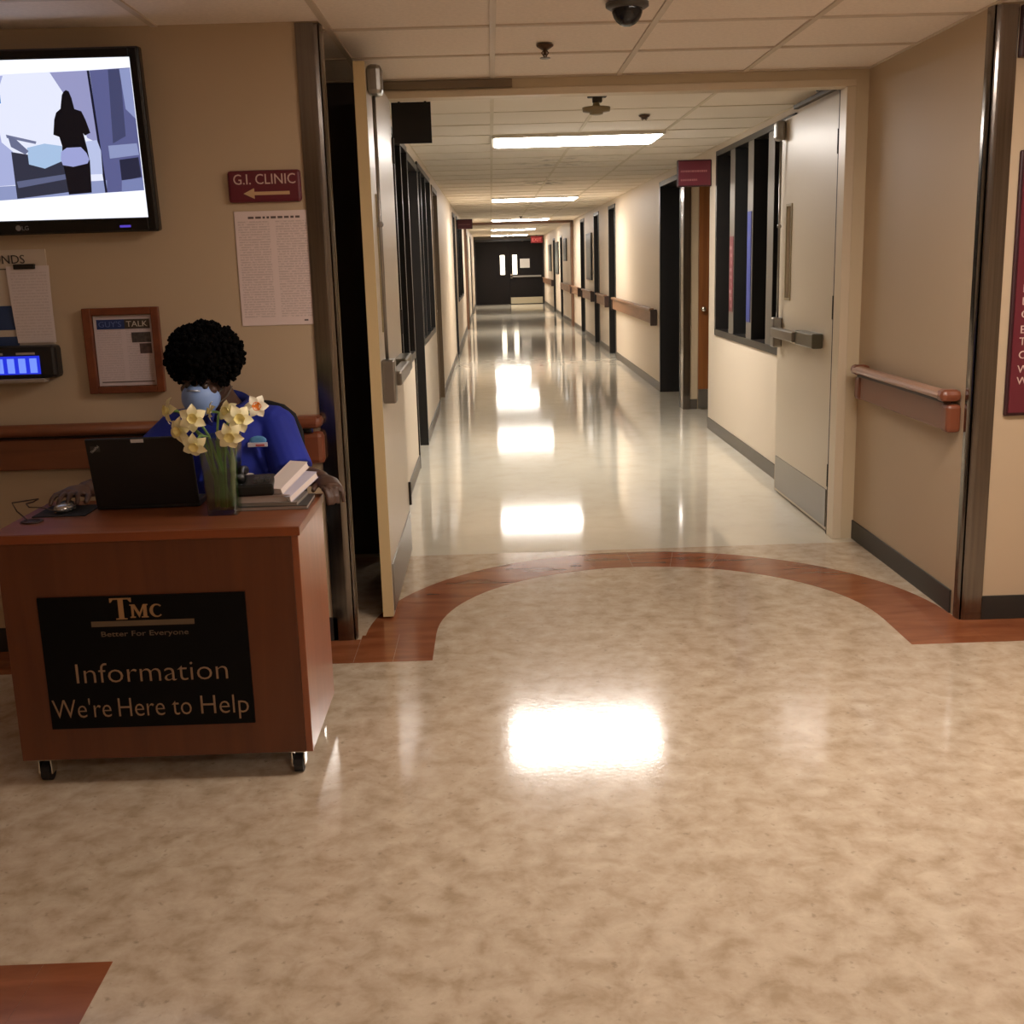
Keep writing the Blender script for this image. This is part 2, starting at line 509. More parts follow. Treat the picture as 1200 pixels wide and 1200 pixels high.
# ---- walls
def wall(name, boxes, m, label):
    bm = NB()
    for b in boxes: box(bm, *b)
    return struct(name, bm, m, label)
wall('wall_front_left', [(-3.2, XL - .02, YW, YW + .12, 0, 2.5), ], LOBBY_PAINT,
     'tan painted lobby wall that carries the television and notices')
wall('wall_pocket', [(-.94, -.82, YW + .12, YH + .07, 0, 2.5), (-.82, XL, YH, YH + .07, 0, 2.5)], mat('pocket_shade_paint', (60, 50, 42), .7), 'door pocket with its shade painted dark behind the left corner guard')  # dark colour puts the pocket's deep shade into the walls
wall('wall_left', [(-3.32, -3.2, -2.2, YW + .1, 0, 2.5)], LOBBY_PAINT, 'tan lobby side wall left of the frame')
wall('wall_back', [(-3.2, 3.4, -2.32, -2.2, 0, 2.5)], LOBBY_PAINT, 'tan lobby wall behind the camera')
wall('wall_right', [(3.4, 3.52, -2.2, YW + .1, 0, 2.5)], LOBBY_PAINT, 'tan lobby side wall right of the frame')
wall('wall_front_right', [(XR, 3.4, YW, YW + .12, 0, 2.5), (XR, XR + .12, YW + .12, YH, 0, 2.5)], LOBBY_PAINT,
     'tan wall right of the corridor mouth with the handrail alcove')
# header over the opening with door frame
wall('wall_header', [(XL - .02, XR, YH, YH + .07, 2.295, 2.5), (1.80, XR, YH, YH + .07, 0, 2.295)], HEAD_PAINT,
     'tan header band across the corridor mouth with right return')
df = NB()
box(df, -0.56, 1.80, YH - .012, YH + .10, 2.262, 2.296)
box(df, 1.755, 1.80, YH - .012, YH + .10, 0, 2.262)
box(df, -0.575, -0.525, YH - .012, YH + .10, 0, 2.262)
gap_bm = NB(); box(gap_bm, 1.757, 1.80, YH + .101, YH + .118, 0, 2.262)  # black strip standing in for the shade between door and jamb
dfo = struct('trim_1', df, TRIM_PAINT, 'cream steel door frame round the corridor mouth', bevel=.003)
obj('gap_shade_strip', gap_bm, MATTE, dfo)
o = bxo('header_plate', (-0.50, 0.13, YH - .03, YH - .012, 2.30, 2.337), mat('header_plate_paint', (120, 104, 84), .5), dfo)

# corridor side walls, with window and door openings left open
def corridor_wall(name, side, solid, sills, heads, label):
    bm = NB()
    x0, x1 = (XL - .12, XL) if side < 0 else (XR, XR + .12)
    for a, b in solid: box(bm, x0, x1, a, b, 0, 2.5)
    for a, b, z in sills: box(bm, x0, x1, a, b, 0, z)
    for a, b, z in heads: box(bm, x0, x1, a, b, z, 2.5)
    return struct(name, bm, CORR_PAINT, label)
corridor_wall('wall_corridor_left', -1,
   [(YH + .05, 6.75), (11.35, 11.75), (12.85, 18.1), (19.0, 20.0), (23.6, 28.0), (29.0, 33.0), (34.0, YE)],
   [(6.75, 8.3, .84), (9.42, 11.35, .84), (20.0, 23.6, .84)],
   [(6.75, 11.35, 2.27), (11.75, 12.85, 2.25), (18.1, 19.0, 2.25), (20.0, 23.6, 2.25), (28, 29, 2.2), (33, 34, 2.2)],
   'cream left wall of the corridor with dark glazed bays')
corridor_wall('wall_corridor_right', 1,
   [(YH + .05, 7.1), (9.55, 9.86), (12.72, 17.25), (18.22, 19.85), (20.8, 22.95), (23.92, 30.0), (30.9, 33.4), (34.4, YE)],
   [(7.1, 9.55, .84)],
   [(7.1, 9.55, 2.29), (9.86, 12.72, 2.27), (17.25, 18.22, 2.27), (19.85, 20.8, 2.27), (22.95, 23.92, 2.27), (30, 30.9, 2.1), (33.4, 34.4, 2.1)],
   'cream right wall of the corridor with bays and handrails')
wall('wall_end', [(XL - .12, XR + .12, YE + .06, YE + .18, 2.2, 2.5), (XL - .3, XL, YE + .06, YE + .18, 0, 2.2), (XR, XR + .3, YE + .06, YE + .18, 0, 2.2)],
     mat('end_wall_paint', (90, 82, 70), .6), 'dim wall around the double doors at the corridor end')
# alcove recess on the right behind the window bay
wall('wall_recess', [(XR + .12, 3.0, 9.74, 9.86, 0, 2.5), (2.9, 3.0, 9.86, 11.14, 0, 2.5), (XR, 3.0, 11.14, 11.26, 0, 2.5)],
     mat('recess_paint', (186, 166, 136), .5), 'beige recess wall behind the maroon blade sign')
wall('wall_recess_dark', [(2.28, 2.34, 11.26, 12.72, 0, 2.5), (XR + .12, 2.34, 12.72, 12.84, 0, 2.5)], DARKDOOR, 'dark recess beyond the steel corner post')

# ---- baseboards
def base(name, boxes, m, label):
    bm = NB()
    for b in boxes: box(bm, *b)
    o = struct(name, bm, m, label, cat='baseboard', bevel=.003); return o
base('baseboard_front_left', [(-3.2, -.66, YW - .008, YW, 0, .1)], COVE, 'black rubber cove base under the television wall')
base('baseboard_front_right', [(XR + .08, 3.4, YW - .008, YW, 0, .1), (XR - .008, XR, YW + .09, YH, 0, .1)], COVE, 'black rubber cove base round the right alcove')
base('baseboard_corridor_left', [(XL, XL + .008, a, b, 0, .1) for a, b in ((YH + .12, 8.3), (9.42, 11.75), (12.85, 18.1), (19, 28), (29, 33), (34, YE))], COVE2, 'grey brown cove base along the left corridor wall')
base('baseboard_corridor_right', [(XR - .008, XR, a, b, 0, .1) for a, b in ((YH + .12, 9.86), (12.72, 17.25), (18.22, 19.85), (20.8, 22.95), (23.92, 30), (30.9, 33.4), (34.4, YE))]
     + [(XR + .06, 1.998, 11.132, 11.14, 0, .1)], COVE2, 'grey brown cove base along the right corridor wall')

# ---- steel corner guards
def guard(name, sx, xo, label, w):
    bm = NB()
    # rounded L profile swept up
    pts = []
    r = 0.035
    # outer path: front flange -> corner arc -> side flange
    x = xo
    prof = [(x - sx * w, YW), (x - sx * w, YW - .008)]
    for k in range(7):
        a = PI / 2 * k / 6
        prof.append((x + sx * (-r + r * math.sin(a)) + sx * .008, YW - .008 + r - r * math.cos(a)))
    prof += [(x + sx * .008, YW + .05), (x, YW + .05), (x, YW)]
    hprism(bm, prof, 0.0, H)
    t = obj(name, bm, STEEL, None)
    tag(t, label, 'corner guard')
    return t
guard('corner_guard', 1, XL - .02, 'tall brushed steel corner guard beside the notice poster on the left wall', .085)
guard('corner_guard', -1, XR, 'tall brushed steel corner guard on the right wall beside the handrail', .085)
t = thing('corner_post', 'narrow steel corner post in the right recess beyond the maroon blade sign', 'corner guard', (XR, 11.13, 0))
bm = NB(); box(bm, XR - .012, XR + .06, 11.115, 11.14, 0, H); box(bm, XR - .012, XR, 11.14, 11.26, 0, H); obj('guard_sheet', bm, STEEL, t, bevel=.004)

# ================================================================ DOORS OF THE OPENING
def fire_door(name, label, y0, y1, x0, face_sign, hinge_y, free_y):
    """leaf parallel to the corridor. x0 = visible face x; leaf is 45 mm thick away from the corridor middle"""
    t = thing(name, label, 'door', (x0, (y0 + y1) / 2, 0))
    xa, xb = (x0 - .045, x0) if face_sign > 0 else (x0, x0 + .045)
    wy = free_y + (0.22 if hinge_y > free_y else -0.22)
    wa, wb = min(wy - .05, wy + .05), max(wy - .05, wy + .05)
    bm = NB()
    box(bm, xa, xb, y0, wa, .012, 2.25); box(bm, xa, xb, wb, y1, .012, 2.25)
    box(bm, xa, xb, wa, wb, .012, 1.22); box(bm, xa, xb, wa, wb, 1.75, 2.25)
    leaf = obj('door_leaf', bm, DOOR_PAINT, t)
    fx = x0 + face_sign * .004
    # vision strip
    bxo('vision_pane', (xa + .018, xb - .018, wa, wb, 1.22, 1.75), mat('vision_glass', (120, 104, 70), .08), leaf)
    bm = NB(); f0, f1 = sorted((x0, x0 + face_sign * .006))
    box(bm, f0, f1, wa - .014, wa, 1.206, 1.764); box(bm, f0, f1, wb, wb + .014, 1.206, 1.764)
    box(bm, f0, f1, wa, wb, 1.206, 1.22); box(bm, f0, f1, wa, wb, 1.75, 1.764)
    obj('vision_trim', bm, mat('vision_trim_paint', (150, 134, 100), .4), leaf)
    # kick plate
    k = bxo('kick_plate', (f0, f1 if face_sign > 0 else f1, y0 + .03, y1 - .03, .03, .235), STEEL2, t); k['label'] = 'satin steel kick plate'
    # free edge strip
    e0, e1 = (y0 - .002, y0) if free_y <= y0 + .01 else (y1, y1 + .002)
    bxo('door_edge', (xa, xb, e0, e1, .012, 2.25), EDGE_PAINT, t)
    # panic device: centre case, bar, rod, top latch
    s = face_sign
    d = 1 if hinge_y > free_y else -1
    q = thing  # noqa
    bm = NB()
    a, b = sorted((x0, x0 + s * .055))
    yy = sorted((free_y + d * .03, free_y + d * .11))
    box(bm, a, b, yy[0], yy[1], .92, 1.10)
    dev = obj('exit_device', bm, STEEL2, t, bevel=.008); dev['label'] = 'satin steel exit device case and bar'
    bm = NB(); a2, b2 = sorted((x0 + s * .03, x0 + s * .075)); y2 = sorted((free_y + d * .11, free_y + d * .62))
    box(bm, a2, b2, y2[0], y2[1], .985, 1.045); obj('push_bar', bm, mat('push_bar_grey', (120, 112, 100), .3, .8), dev, bevel=.008)
    bm = NB(); a3, b3 = sorted((x0, x0 + s * .06)); y3 = sorted((free_y + d * .62, free_y + d * .98))
    box(bm, a3, b3, y3[0], y3[1], .975, 1.055); obj('bar_housing', bm, mat('bar_housing_green', (92, 88, 74), .3, .7), dev, bevel=.008)
    bm = NB(); yc = free_y + d * .07
    cyl(bm, (x0 + s * .022, yc, 1.10), (x0 + s * .022, yc, 2.13), .0075, seg=8)
    obj('latch_rod', bm, STEEL2, dev, smooth=True)
    bm = NB(); ell(bm, (x0 + s * .022, yc, 1.64), (.014, .014, .014), 8, 6); obj('rod_guide', bm, STEEL2, dev, smooth=True)
    bm = NB(); a4, b4 = sorted((x0, x0 + s * .06)); y4 = sorted((yc - .045, yc + .045))
    box(bm, a4, b4, y4[0], y4[1], 2.13, 2.245); obj('top_latch', bm, STEEL2, dev, bevel=.02)
    # hinges
    for z in (.32, 1.20, 2.02):
        bm = NB(); yh = hinge_y
        cyl(bm, (x0 + s * .004, yh, z - .06), (x0 + s * .004, yh, z + .06), .009, seg=8)
        obj('hinge', bm, BRONZE, t)
    return t
fire_door('corridor_door', 'cream fire door held open toward the viewer beside the desk', 4.64, 5.76, -.462, 1, 5.765, 4.64)
fire_door('corridor_door', 'cream fire door with narrow pane folded open along the right corridor wall', 5.90, 7.06, 1.765, -1, 5.895, 7.06)

t = thing('door_closer', 'dark overhead closer arm above the open right door', 'door closer', (1.73, 6.2, 2.26))
bm = NB(); box(bm, 1.715, 1.745, 5.90, 6.62, 2.262, 2.285); obj('track', bm, mat('closer_brown', (66, 52, 40), .5), t, bevel=.003)
bm = NB(); box(bm, 1.70, 1.76, 5.90, 6.12, 2.285, 2.325); obj('closer_body', bm, mat('closer_brown', (66, 52, 40)), t, bevel=.004)

# ================================================================ CORRIDOR BAYS
def window_bay(name, side, ya, yb, z0, z1, mulls, label, depth=.12, mw=.05):
    s = side
    xw = XL if s < 0 else XR
    xg = xw + s * depth
    bm = NB()
    lo, hi = sorted((xw - s * .012, xg + s * .02))
    box(bm, lo, hi, ya, yb, z0 - .02, z0 + .03); box(bm, lo, hi, ya, yb, z1 - .04, z1)
    box(bm, lo, hi, ya, ya + .05, z0, z1); box(bm, lo, hi, yb - .05, yb, z0, z1)
    w = struct(name, bm, BRONZE, label, cat='window')
    l2, h2 = sorted((xw, xg))
    for y in mulls:
        o = bxo('mullion', (l2, h2, y, y + mw, z0 + .03, z1 - .04), MATTE, w)
        q2, q3 = sorted((xw - s * .004, xw)); bxo('mullion_cap', (q2, q3, y, y + mw, z0 + .03, z1 - .04), mat('mullion_grey', (104, 98, 90), .35, .4) if mw > .1 else BRONZE, o)
    edges = [ya + .05] + sorted(mulls) + [yb - .05]
    g0, g1 = sorted((xg, xg + s * .006))
    for a, b in zip(edges[:-1], edges[1:]):
        if b - a > .1: bxo('pane', (g0, g1, a + (.045 if a in mulls else 0), b, z0 + .03, z1 - .04), PANE, w)
    return w
w1 = window_bay('window_1', 1, 7.1, 9.55, .85, 2.30, [7.62, 8.22, 8.84], 'dark bronze framed window bay on the right wall behind the open door', mw=.17)
w2 = window_bay('window_2', -1, 6.75, 8.28, .84, 2.28, [7.25, 7.77], 'dark glazed bay on the left wall nearest the open door')
w3 = window_bay('window_3', -1, 9.42, 11.35, .84, 2.28, [9.95, 10.6], 'second dark glazed bay on the left corridor wall')
w4 = window_bay('window_4', -1, 20.0, 23.6, .84, 2.26, [21.0, 22.2], 'distant dark glazed bay low on the left wall')
# strips seen in the right bay
t = bxo('blue_strip', (1.856, 1.8605, 8.25, 8.37, 1.0, 1.78), mat('strip_blue', (44, 54, 118), .5)); tag(t, 'narrow blue strip on the middle mullion of the right window', 'window_strip')  # plain blue strip laid on the mullion face
t = thing('window_decal', 'narrow maroon lettered strip on the farthest mullion of the right window', 'sign', (1.86, 8.92, 1.05))
bxo('decal_strip', (1.857, 1.8605, 8.86, 8.99, 1.05, 1.62), MAROON, t)
for k in range(9):
    z = 1.08 + .055 * k
    bxo('decal_mark', (1.855, 1.857, 8.88, 8.88 + .03 + .03 * ((k * 7) % 3), z, z + .025), mat('decal_mark', (150, 110, 110), .6), t)

def doorway(name, side, ya, yb, depth, label, m=DARKDOOR, top=2.25, handle=True, jamb=BRONZE, leafm=None):
    s = side; xw = XL if s < 0 else XR
    lo, hi = sorted((xw - s * .01, xw + s * depth))
    bm = NB()
    box(bm, lo, hi, yb - .05, yb, 0, top); box(bm, lo, hi, ya, ya + .05, 0, top); box(bm, lo, hi, ya, yb, top - .05, top)
    d = struct(name, bm, jamb, label, cat='door')
    l2, h2 = sorted((xw + s * (depth - .05), xw + s * depth))
    bxo('door_leaf', (l2, h2, ya + .05, yb - .05, .01, top - .05), leafm or m, d)
    if handle:
        bm = NB(); xf = xw + s * (depth - .05)
        cyl(bm, (xf, ya + .13, 1.0), (xf - s * .05, ya + .13, 1.0), .012, seg=10); ell(bm, (xf - s * .06, ya + .13, 1.0), (.022, .028, .028), 10, 6)
        obj('door_handle', bm, CHROME, d, smooth=True)
    return d
doorway('door_1', -1, 8.28, 9.42, .13, 'near dark doorway between the glazed bays on the left wall')
doorway('door_2', -1, 11.75, 12.85, .12, 'brown framed doorway past the second left window bay', jamb=mat('taupe_frame', (120, 98, 70), .45))
doorway('door_3', -1, 18.1, 19.0, .12, 'dark doorway far along the left wall under the small maroon sign')
doorway('door_4', 1, 11.30, 12.72, .30, 'black framed dark double door in the right recess', top=2.27)
doorway('door_5', 1, 17.25, 18.22, .16, 'nearest of the dark doorways past the right handrail', top=2.27)
doorway('door_6', 1, 19.85, 20.8, .16, 'middle one of three dark doorways past the right handrail', top=2.27)
doorway('door_7', 1, 22.95, 23.92, .16, 'farthest of three dark doorways past the right handrail', top=2.27)
doorway('door_8', -1, 28.0, 29.0, .12, 'distant dark doorway on the left beyond the brown portal', top=2.2)
doorway('door_9', -1, 33.0, 34.0, .12, 'last doorway on the left before the end doors', top=2.2)
doorway('door_10', 1, 30.0, 30.9, .14, 'distant doorway on the right beyond the brown portal', top=2.1)
doorway('door_11', 1, 33.4, 34.4, .14, 'last doorway on the right before the end doors', top=2.1)
# orange wood door on the recess wall
d = thing('wood_door', 'orange brown wooden door at the back of the right recess', 'door', (2.45, 11.12, 0))
bxo('door_leaf', (2.0, 2.88, 11.10, 11.135, .09, 2.2), ORANGEW, d)
bm = NB(); box(bm, 2.0, 2.88, 11.095, 11.10, .01, .20); obj('kick_plate', bm, STEEL2, d)
bm = NB(); cyl(bm, (2.04, 11.10, .98), (2.04, 11.05, .98), .012, seg=10); ell(bm, (2.04, 11.04, .98), (.028, .022, .028), 10, 6); obj('door_handle', bm, CHROME, d, smooth=True)

# brown portal frame (old cross-corridor frame)
bm = NB()
box(bm, XL, XL + .05, 26.0, 26.25, 0, 2.34); box(bm, XR - .06, XR, 26.0, 26.25, 0, 2.34); box(bm, XL, XR, 26.0, 26.25, 2.29, 2.34)
struct('trim_2', bm, mat('portal_brown', (112, 80, 58), .5), 'brown portal frame across the far corridor')

# end doors
ed = struct('door_12', (lambda b: (box(b, XL, XR, YE, YE + .06, 2.17, 2.24), box(b, XL, XL + .05, YE, YE + .06, 0, 2.17), box(b, XR - .05, XR, YE, YE + .06, 0, 2.17), b)[-1])(NB()), BRONZE, 'pair of dark doors closing the far end of the corridor', cat='door')
ENDM = mat('end_door_dark', (22, 18, 17), .7, spec=.15)
for i, (a, b) in enumerate(((XL + .05, .645), (.655, XR - .05))):
    wx0 = .33 if i == 0 else .76
    bm = NB()
    box(bm, a, wx0, YE + .01, YE + .055, .01, 2.17); box(bm, wx0 + .16, b, YE + .01, YE + .055, .01, 2.17)
    box(bm, wx0, wx0 + .16, YE + .01, YE + .055, .01, 1.03); box(bm, wx0, wx0 + .16, YE + .01, YE + .055, 1.70, 2.17)
    lf = obj('door_leaf', bm, ENDM, ed)
    bxo('lit_pane', (wx0, wx0 + .16, YE + .03, YE + .035, 1.03, 1.70), mat('lit_pane', (240, 235, 220), .3, emit=((255, 244, 220), 3.0)), lf)
    if i:
        bxo('kick_plate', (a + .02, b - .02, YE + .004, YE + .01, .02, .24), mat('kick_plate_bright', (176, 166, 140), .3, .4), lf)
        bxo('push_bar', (a + .02, b - .06, YE - .06, YE - .02, .93, .99), STEEL2, lf)
        bxo('bar_bracket', (a + .02, a + .1, YE - .06, YE + .01, .9, 1.05), CHROME, lf)
t = bxo('door_notice', (1.02, 1.36, YE + .002, YE + .01, 1.25, 1.56), mat('notice_grey', (190, 186, 180), .5)); tag(t, 'small grey white notice on the right leaf of the far end doors', 'notice')
# exit sign
t = thing('exit_sign', 'red lit exit sign under the ceiling at the far end doors', 'exit sign', (1.6, 39.9, 2.06))
bxo('sign_box', (1.40, 1.80, 39.88, 39.94, 2.08, 2.30), mat('exit_red', (120, 16, 22), .4, emit=((190, 30, 36), .16)), t)
text('exit_lettering', 'EXIT', .16, (1.60, 39.872, 2.13), mat('exit_letter', (240, 120, 120), .5, emit=((255, 120, 110), .2)), t)
bxo('hanger', (1.58, 1.62, 39.9, 39.92, 2.30, 2.34), BLACK, t)

# ================================================================ LIGHTS
def troffer(x, y, lens, label, group):
    t = thing('ceiling_light', label, 'light', (x + .61, y + .305, H), group=group)
    fb = NB()
    box(fb, x, x + 1.22, y, y + .02, H - .018, H + .09); box(fb, x, x + 1.22, y + .59, y + .61, H - .018, H + .09)
    box(fb, x, x + .02, y + .02, y + .59, H - .018, H + .09); box(fb, x + 1.20, x + 1.22, y + .02, y + .59, H - .018, H + .09)
    box(fb, x, x + 1.22, y, y + .61, H + .08, H + .09)
    obj('light_frame', fb, WHITE_EN, t)
    lb = NB()
    def rg(i, z): return [(x + .02 + i, y + .02 + i, z), (x + 1.2 - i, y + .02 + i, z), (x + 1.2 - i, y + .59 - i, z), (x + .02 + i, y + .59 - i, z)]
    ring_loft(lb, [[Vector(p) for p in r] for r in (rg(0, H + .01), rg(0, H - .022), rg(.02, H - .030))])
    obj('lens', lb, lens, t)
    return t
LL = ['nearest bright ceiling light panel just beyond the corridor mouth', 'second bright ceiling light panel down the corridor',
      'third corridor ceiling light panel with a dark sprinkler before it', 'fourth corridor ceiling light panel past the brown portal', 'last small ceiling light panel before the end doors']
for i, y in enumerate(LROWS): troffer(X0, y, LENS, LL[i], 'corridor ceiling lights')
for i, (x, y) in enumerate(LOBBY_LIGHTS):
    ry = min(rows, key=lambda q: abs(q - y))
    troffer(x - .61, ry, LENS_L, ['lobby ceiling light panel overhead just before the corridor mouth', 'lobby ceiling light panel behind the camera on the right', 'lobby ceiling light panel behind the camera on the left'][i], 'lobby ceiling lights')

# ---- things on the ceiling
t = thing('dome_camera', 'dark smoked dome security camera on the lobby ceiling', 'camera', (.50, 4.19, H))
bm = NB(); lathe(bm, (.50, 4.19, H), [(.075, 0), (.075, -.012), (.062, -.02)][::-1], 24); obj('mount_ring', bm, mat('dome_ring', (70, 66, 62), .4), t, smooth=True)
bm = NB(); ell(bm, (.50, 4.19, H - .015), (.055, .055, .062), 20, 12); obj('dome', bm, mat('smoked_dome', (26, 28, 34), .1), t, smooth=True)
def sprinkler(x, y, label, drop=.04):
    t = thing('sprinkler_head', label, 'sprinkler', (x, y, H))
    bm = NB(); lathe(bm, (x, y, H), [(.012, -.02), (.034, -.006), (.036, 0)], 16); obj('escutcheon', bm, mat('sprinkler_bronze', (84, 60, 42), .35, .6), t, smooth=True)
    bm = NB(); cyl(bm, (x, y, H - .005), (x, y, H - drop), .007, seg=8)
    for s in (-1, 1): tube(bm, [(x, y, H - .015), (x + s * .014, y, H - .03), (x, y, H - drop - .01)], .003, 6)
    obj('frame_arms', bm, mat('sprinkler_bronze', (84, 60, 42)), t)
    bm = NB(); lathe(bm, (x, y, H - drop - .012), [(.022, 0), (.022, .003)], 12); obj('deflector', bm, mat('sprinkler_bronze', (84, 60, 42)), t)
    return t
sprinkler(.25, 4.93, 'small bronze sprinkler head on the lobby ceiling before the header')
sprinkler(.62, 23.0, 'dark sprinkler head before the third corridor light', .06)
sprinkler(.98, 7.36, 'flat sprinkler head on the corridor ceiling right of the smoke detector', .01)
t = thing('smoke_detector', 'round tan smoke detector hanging on a bracket behind the header', 'smoke detector', (.58, 6.25, H))
bm = NB(); box(bm, .535, .635, 6.22, 6.28, H - .035, H - .002); box(bm, .56, .61, 6.23, 6.27, H - .06, H - .03); obj('bracket', bm, mat('bracket_dark', (52, 44, 36), .5), t, bevel=.005)
bm = NB(); lathe(bm, (.58, 6.25, H - .11), [(.02, -.012), (.035, -.008), (.036, .002), (.072, .006), (.074, .026), (.02, .034), (.015, .05)], 24)
obj('detector_body', bm, mat('detector_tan', (140, 124, 92), .45), t, smooth=True)
t = thing('door_bracket', 'small dark loop bracket under the header right of the smoke detector', 'bracket', (.75, 6.1, H))
bm = NB(); tube(bm, [(.70, 6.1, H - .003), (.72, 6.1, H - .035), (.78, 6.1, H - .035), (.80, 6.1, H - .003)], .006, 8); obj('loop', bm, mat('bracket_dark', (52, 44, 36)), t, smooth=True)
bm = NB(); box(bm, .67, .83, 6.07, 6.13, H - .008, H + .001); obj('base_plate', bm, mat('bracket_dark', (52, 44, 36)), t)
# hanging black sign, seen edge-on from its back
t = thing('hanging_sign', 'plain black square sign hanging over the left side of the corridor mouth', 'sign', (-.38, 6.4, 2.1))
bxo('sign_board', (-.505, -.295, 6.38, 6.40, 2.115, 2.325), MATTE, t)
for x in (-.47, -.33): bxo('hanger', (x, x + .012, 6.385, 6.395, 2.325, H), MATTE, t)
# ceiling dust smudges around diffusers
def diffuser(x, y, label):
    t = thing('ceiling_vent', label, 'vent', (x, y, H))
    bm = NB()
    for s in (0, 1, 2):
        a = .14 - .05 * s; w = .012
        z = H - .004 - .003 * s
        box(bm, x - a, x + a, y - a, y - a + w, z, H + .004); box(bm, x - a, x + a, y + a - w, y + a, z, H + .004)
        box(bm, x - a, x - a + w, y - a, y + a, z, H + .004); box(bm, x + a - w, x + a, y - a, y + a, z, H + .004)
    obj('louvre', bm, TEE, t); return t

# blade signs
def blade(name, label, x0, x1, y, z0, z1):
    t = thing(name, label, 'sign', ((x0 + x1) / 2, y, z0))
    bxo('sign_board', (x0, x1, y, y + .03, z0, z1), MAROON_D, t, bevel=.01)
    bxo('sign_face', (x0 + .012, x1 - .012, y - .003, y, z0 + .012, z1 - .012), MAROON, t)
    for k in range(2):
        bm = NB(); z = z1 - .10 - .07 * k
        random.seed(k + 3); x = x0 + .03
        while x < x1 - (.05 if k == 0 else .12):
            w = random.uniform(.006, .016); box(bm, x, x + w, y - .0045, y - .003, z, z + .015); x += w + .004
        obj('faded_lettering', bm, mat('faded_letter', (150, 92, 92), .6), t)
    return t
blade('blade_sign', 'maroon blade sign projecting from the right corridor wall', 1.575, XR, 9.78, 2.045, 2.262)
blade('blade_sign', 'small distant maroon blade sign projecting from the left corridor wall', XL, -.30, 20.6, 2.06, 2.23)

# posters on the right wall far away
for i, (a, b, z0, z1, lb) in enumerate(((21.2, 22.3, 1.1, 1.95, 'dark framed picture between the far right doorways'),
                                    (28.2, 29.2, 1.45, 2.0, 'short dark framed picture on the far right wall beyond the portal'),
                                    (31.6, 33.0, 1.1, 1.97, 'tall dark framed picture on the far right wall beyond the portal'),
                                    (35.4, 36.6, 1.15, 1.95, 'last dark framed picture on the right wall before the end doors'))):
    t = thing('wall_picture', lb, 'picture', (XR, (a + b) / 2, z0))
    bxo('picture_frame', (XR - .03, XR, a, b, z0, z1), BRONZE, t, bevel=.004)
    bxo('picture_sheet', (XR - .033, XR - .03, a + .04, b - .04, z0 + .04, z1 - .04), mat('picture_teal', (58, 66, 60), .3), t)

# ---- handrails
def handrail_y(x, sx, ya, yb, z0, z1, label, m=RAILV, caps=True, top=RAILTOP):
    """rail on a wall plane x running in y; sx = direction away from wall"""
    t = thing('handrail', label, 'handrail', (x, (ya + yb) / 2, z0))
    X = lambda d0, d1: tuple(sorted((x + sx * d0, x + sx * d1)))
    g = .045 if caps else 0
    a, b = X(.025, .05); bxo('bumper_board', (a, b, ya + g, yb - g, z0, z1 - .045), m, t, bevel=.006)
    bm = NB(); c = x + sx * .055; r = .02
    rings = []
    for yy in (ya + g, yb - g):
        rings.append([Vector((c + .032 * math.cos(2 * PI * k / 12), yy, z1 - r + r * math.sin(2 * PI * k / 12))) for k in range(12)])
    ring_loft(bm, rings); obj('grip_rail', bm, top, t, smooth=False)
    k = ya + .1
    while k < yb - .05:
        a, b = X(0, .03); bxo('wall_bracket', (a, b, k, k + .05, z0 + .03, z1 - .03), BLACK, t); k += .9
    a, b = X(.035, .06); bxo('shadow_channel', (a, b, ya + g, yb - g, z1 - .052, z1 - .035), mat('rail_channel', (56, 36, 26), .5), t)
    if caps:
        for ye, s in ((ya, 1), (yb, -1)):
            bm = NB(); a, b = X(.0, .085); y0, y1 = sorted((ye, ye + s * .075))
            box(bm, a, b, y0, y1, z1 - .045, z1 + .004); obj('grip_end_cap', bm, RAILCAP, t, bevel=.02)
            bm = NB(); a, b = X(.0, .06); box(bm, a, b, y0, y1, z0 - .004, z1 - .055); obj('board_end_cap', bm, RAILCAP, t, bevel=.015)
    return t
handrail_y(XR, -1, 4.47, 5.66, .76, .925, 'brown bumper handrail on the right alcove wall beside the steel guard')
DR = wood_mat('corridor_rail_wood', (150, 108, 76), (128, 90, 60), 0.4, (6, 0.5, 6))
DRC = mat('rail_cap_dark', (60, 40, 30), .5)
for a, b, lb in ((13.0, 17.2, 'wooden handrail on the right corridor wall between recess and doorways'),
                 (18.3, 19.8, 'short wooden handrail between the first two dark doorways on the right'),
                 (20.9, 22.9, 'wooden handrail below the dark picture on the right wall'),
                 (24.0, 25.9, 'wooden handrail just before the brown portal on the right'),
                 (26.4, 29.9, 'dim wooden handrail beyond the brown portal on the right'),
                 (34.5, 40.2, 'farthest wooden handrail leading to the end doors')):
    t = thing('handrail', lb, 'handrail', (XR, (a + b) / 2, .72))
    bxo('bumper_board', (XR - .06, XR - .03, a, b, .74, .88), DR, t, bevel=.005)
    bm = NB(); box(bm, XR - .085, XR - .03, a, b, .88, .915); obj('grip_rail', bm, DR, t, bevel=.01)
    bxo('end_cap', (XR - .075, XR, a - .03, a, .72, .90), DRC, t, bevel=.008); bxo('end_cap', (XR - .075, XR, b, b + .03, .72, .90), DRC, t, bevel=.008)
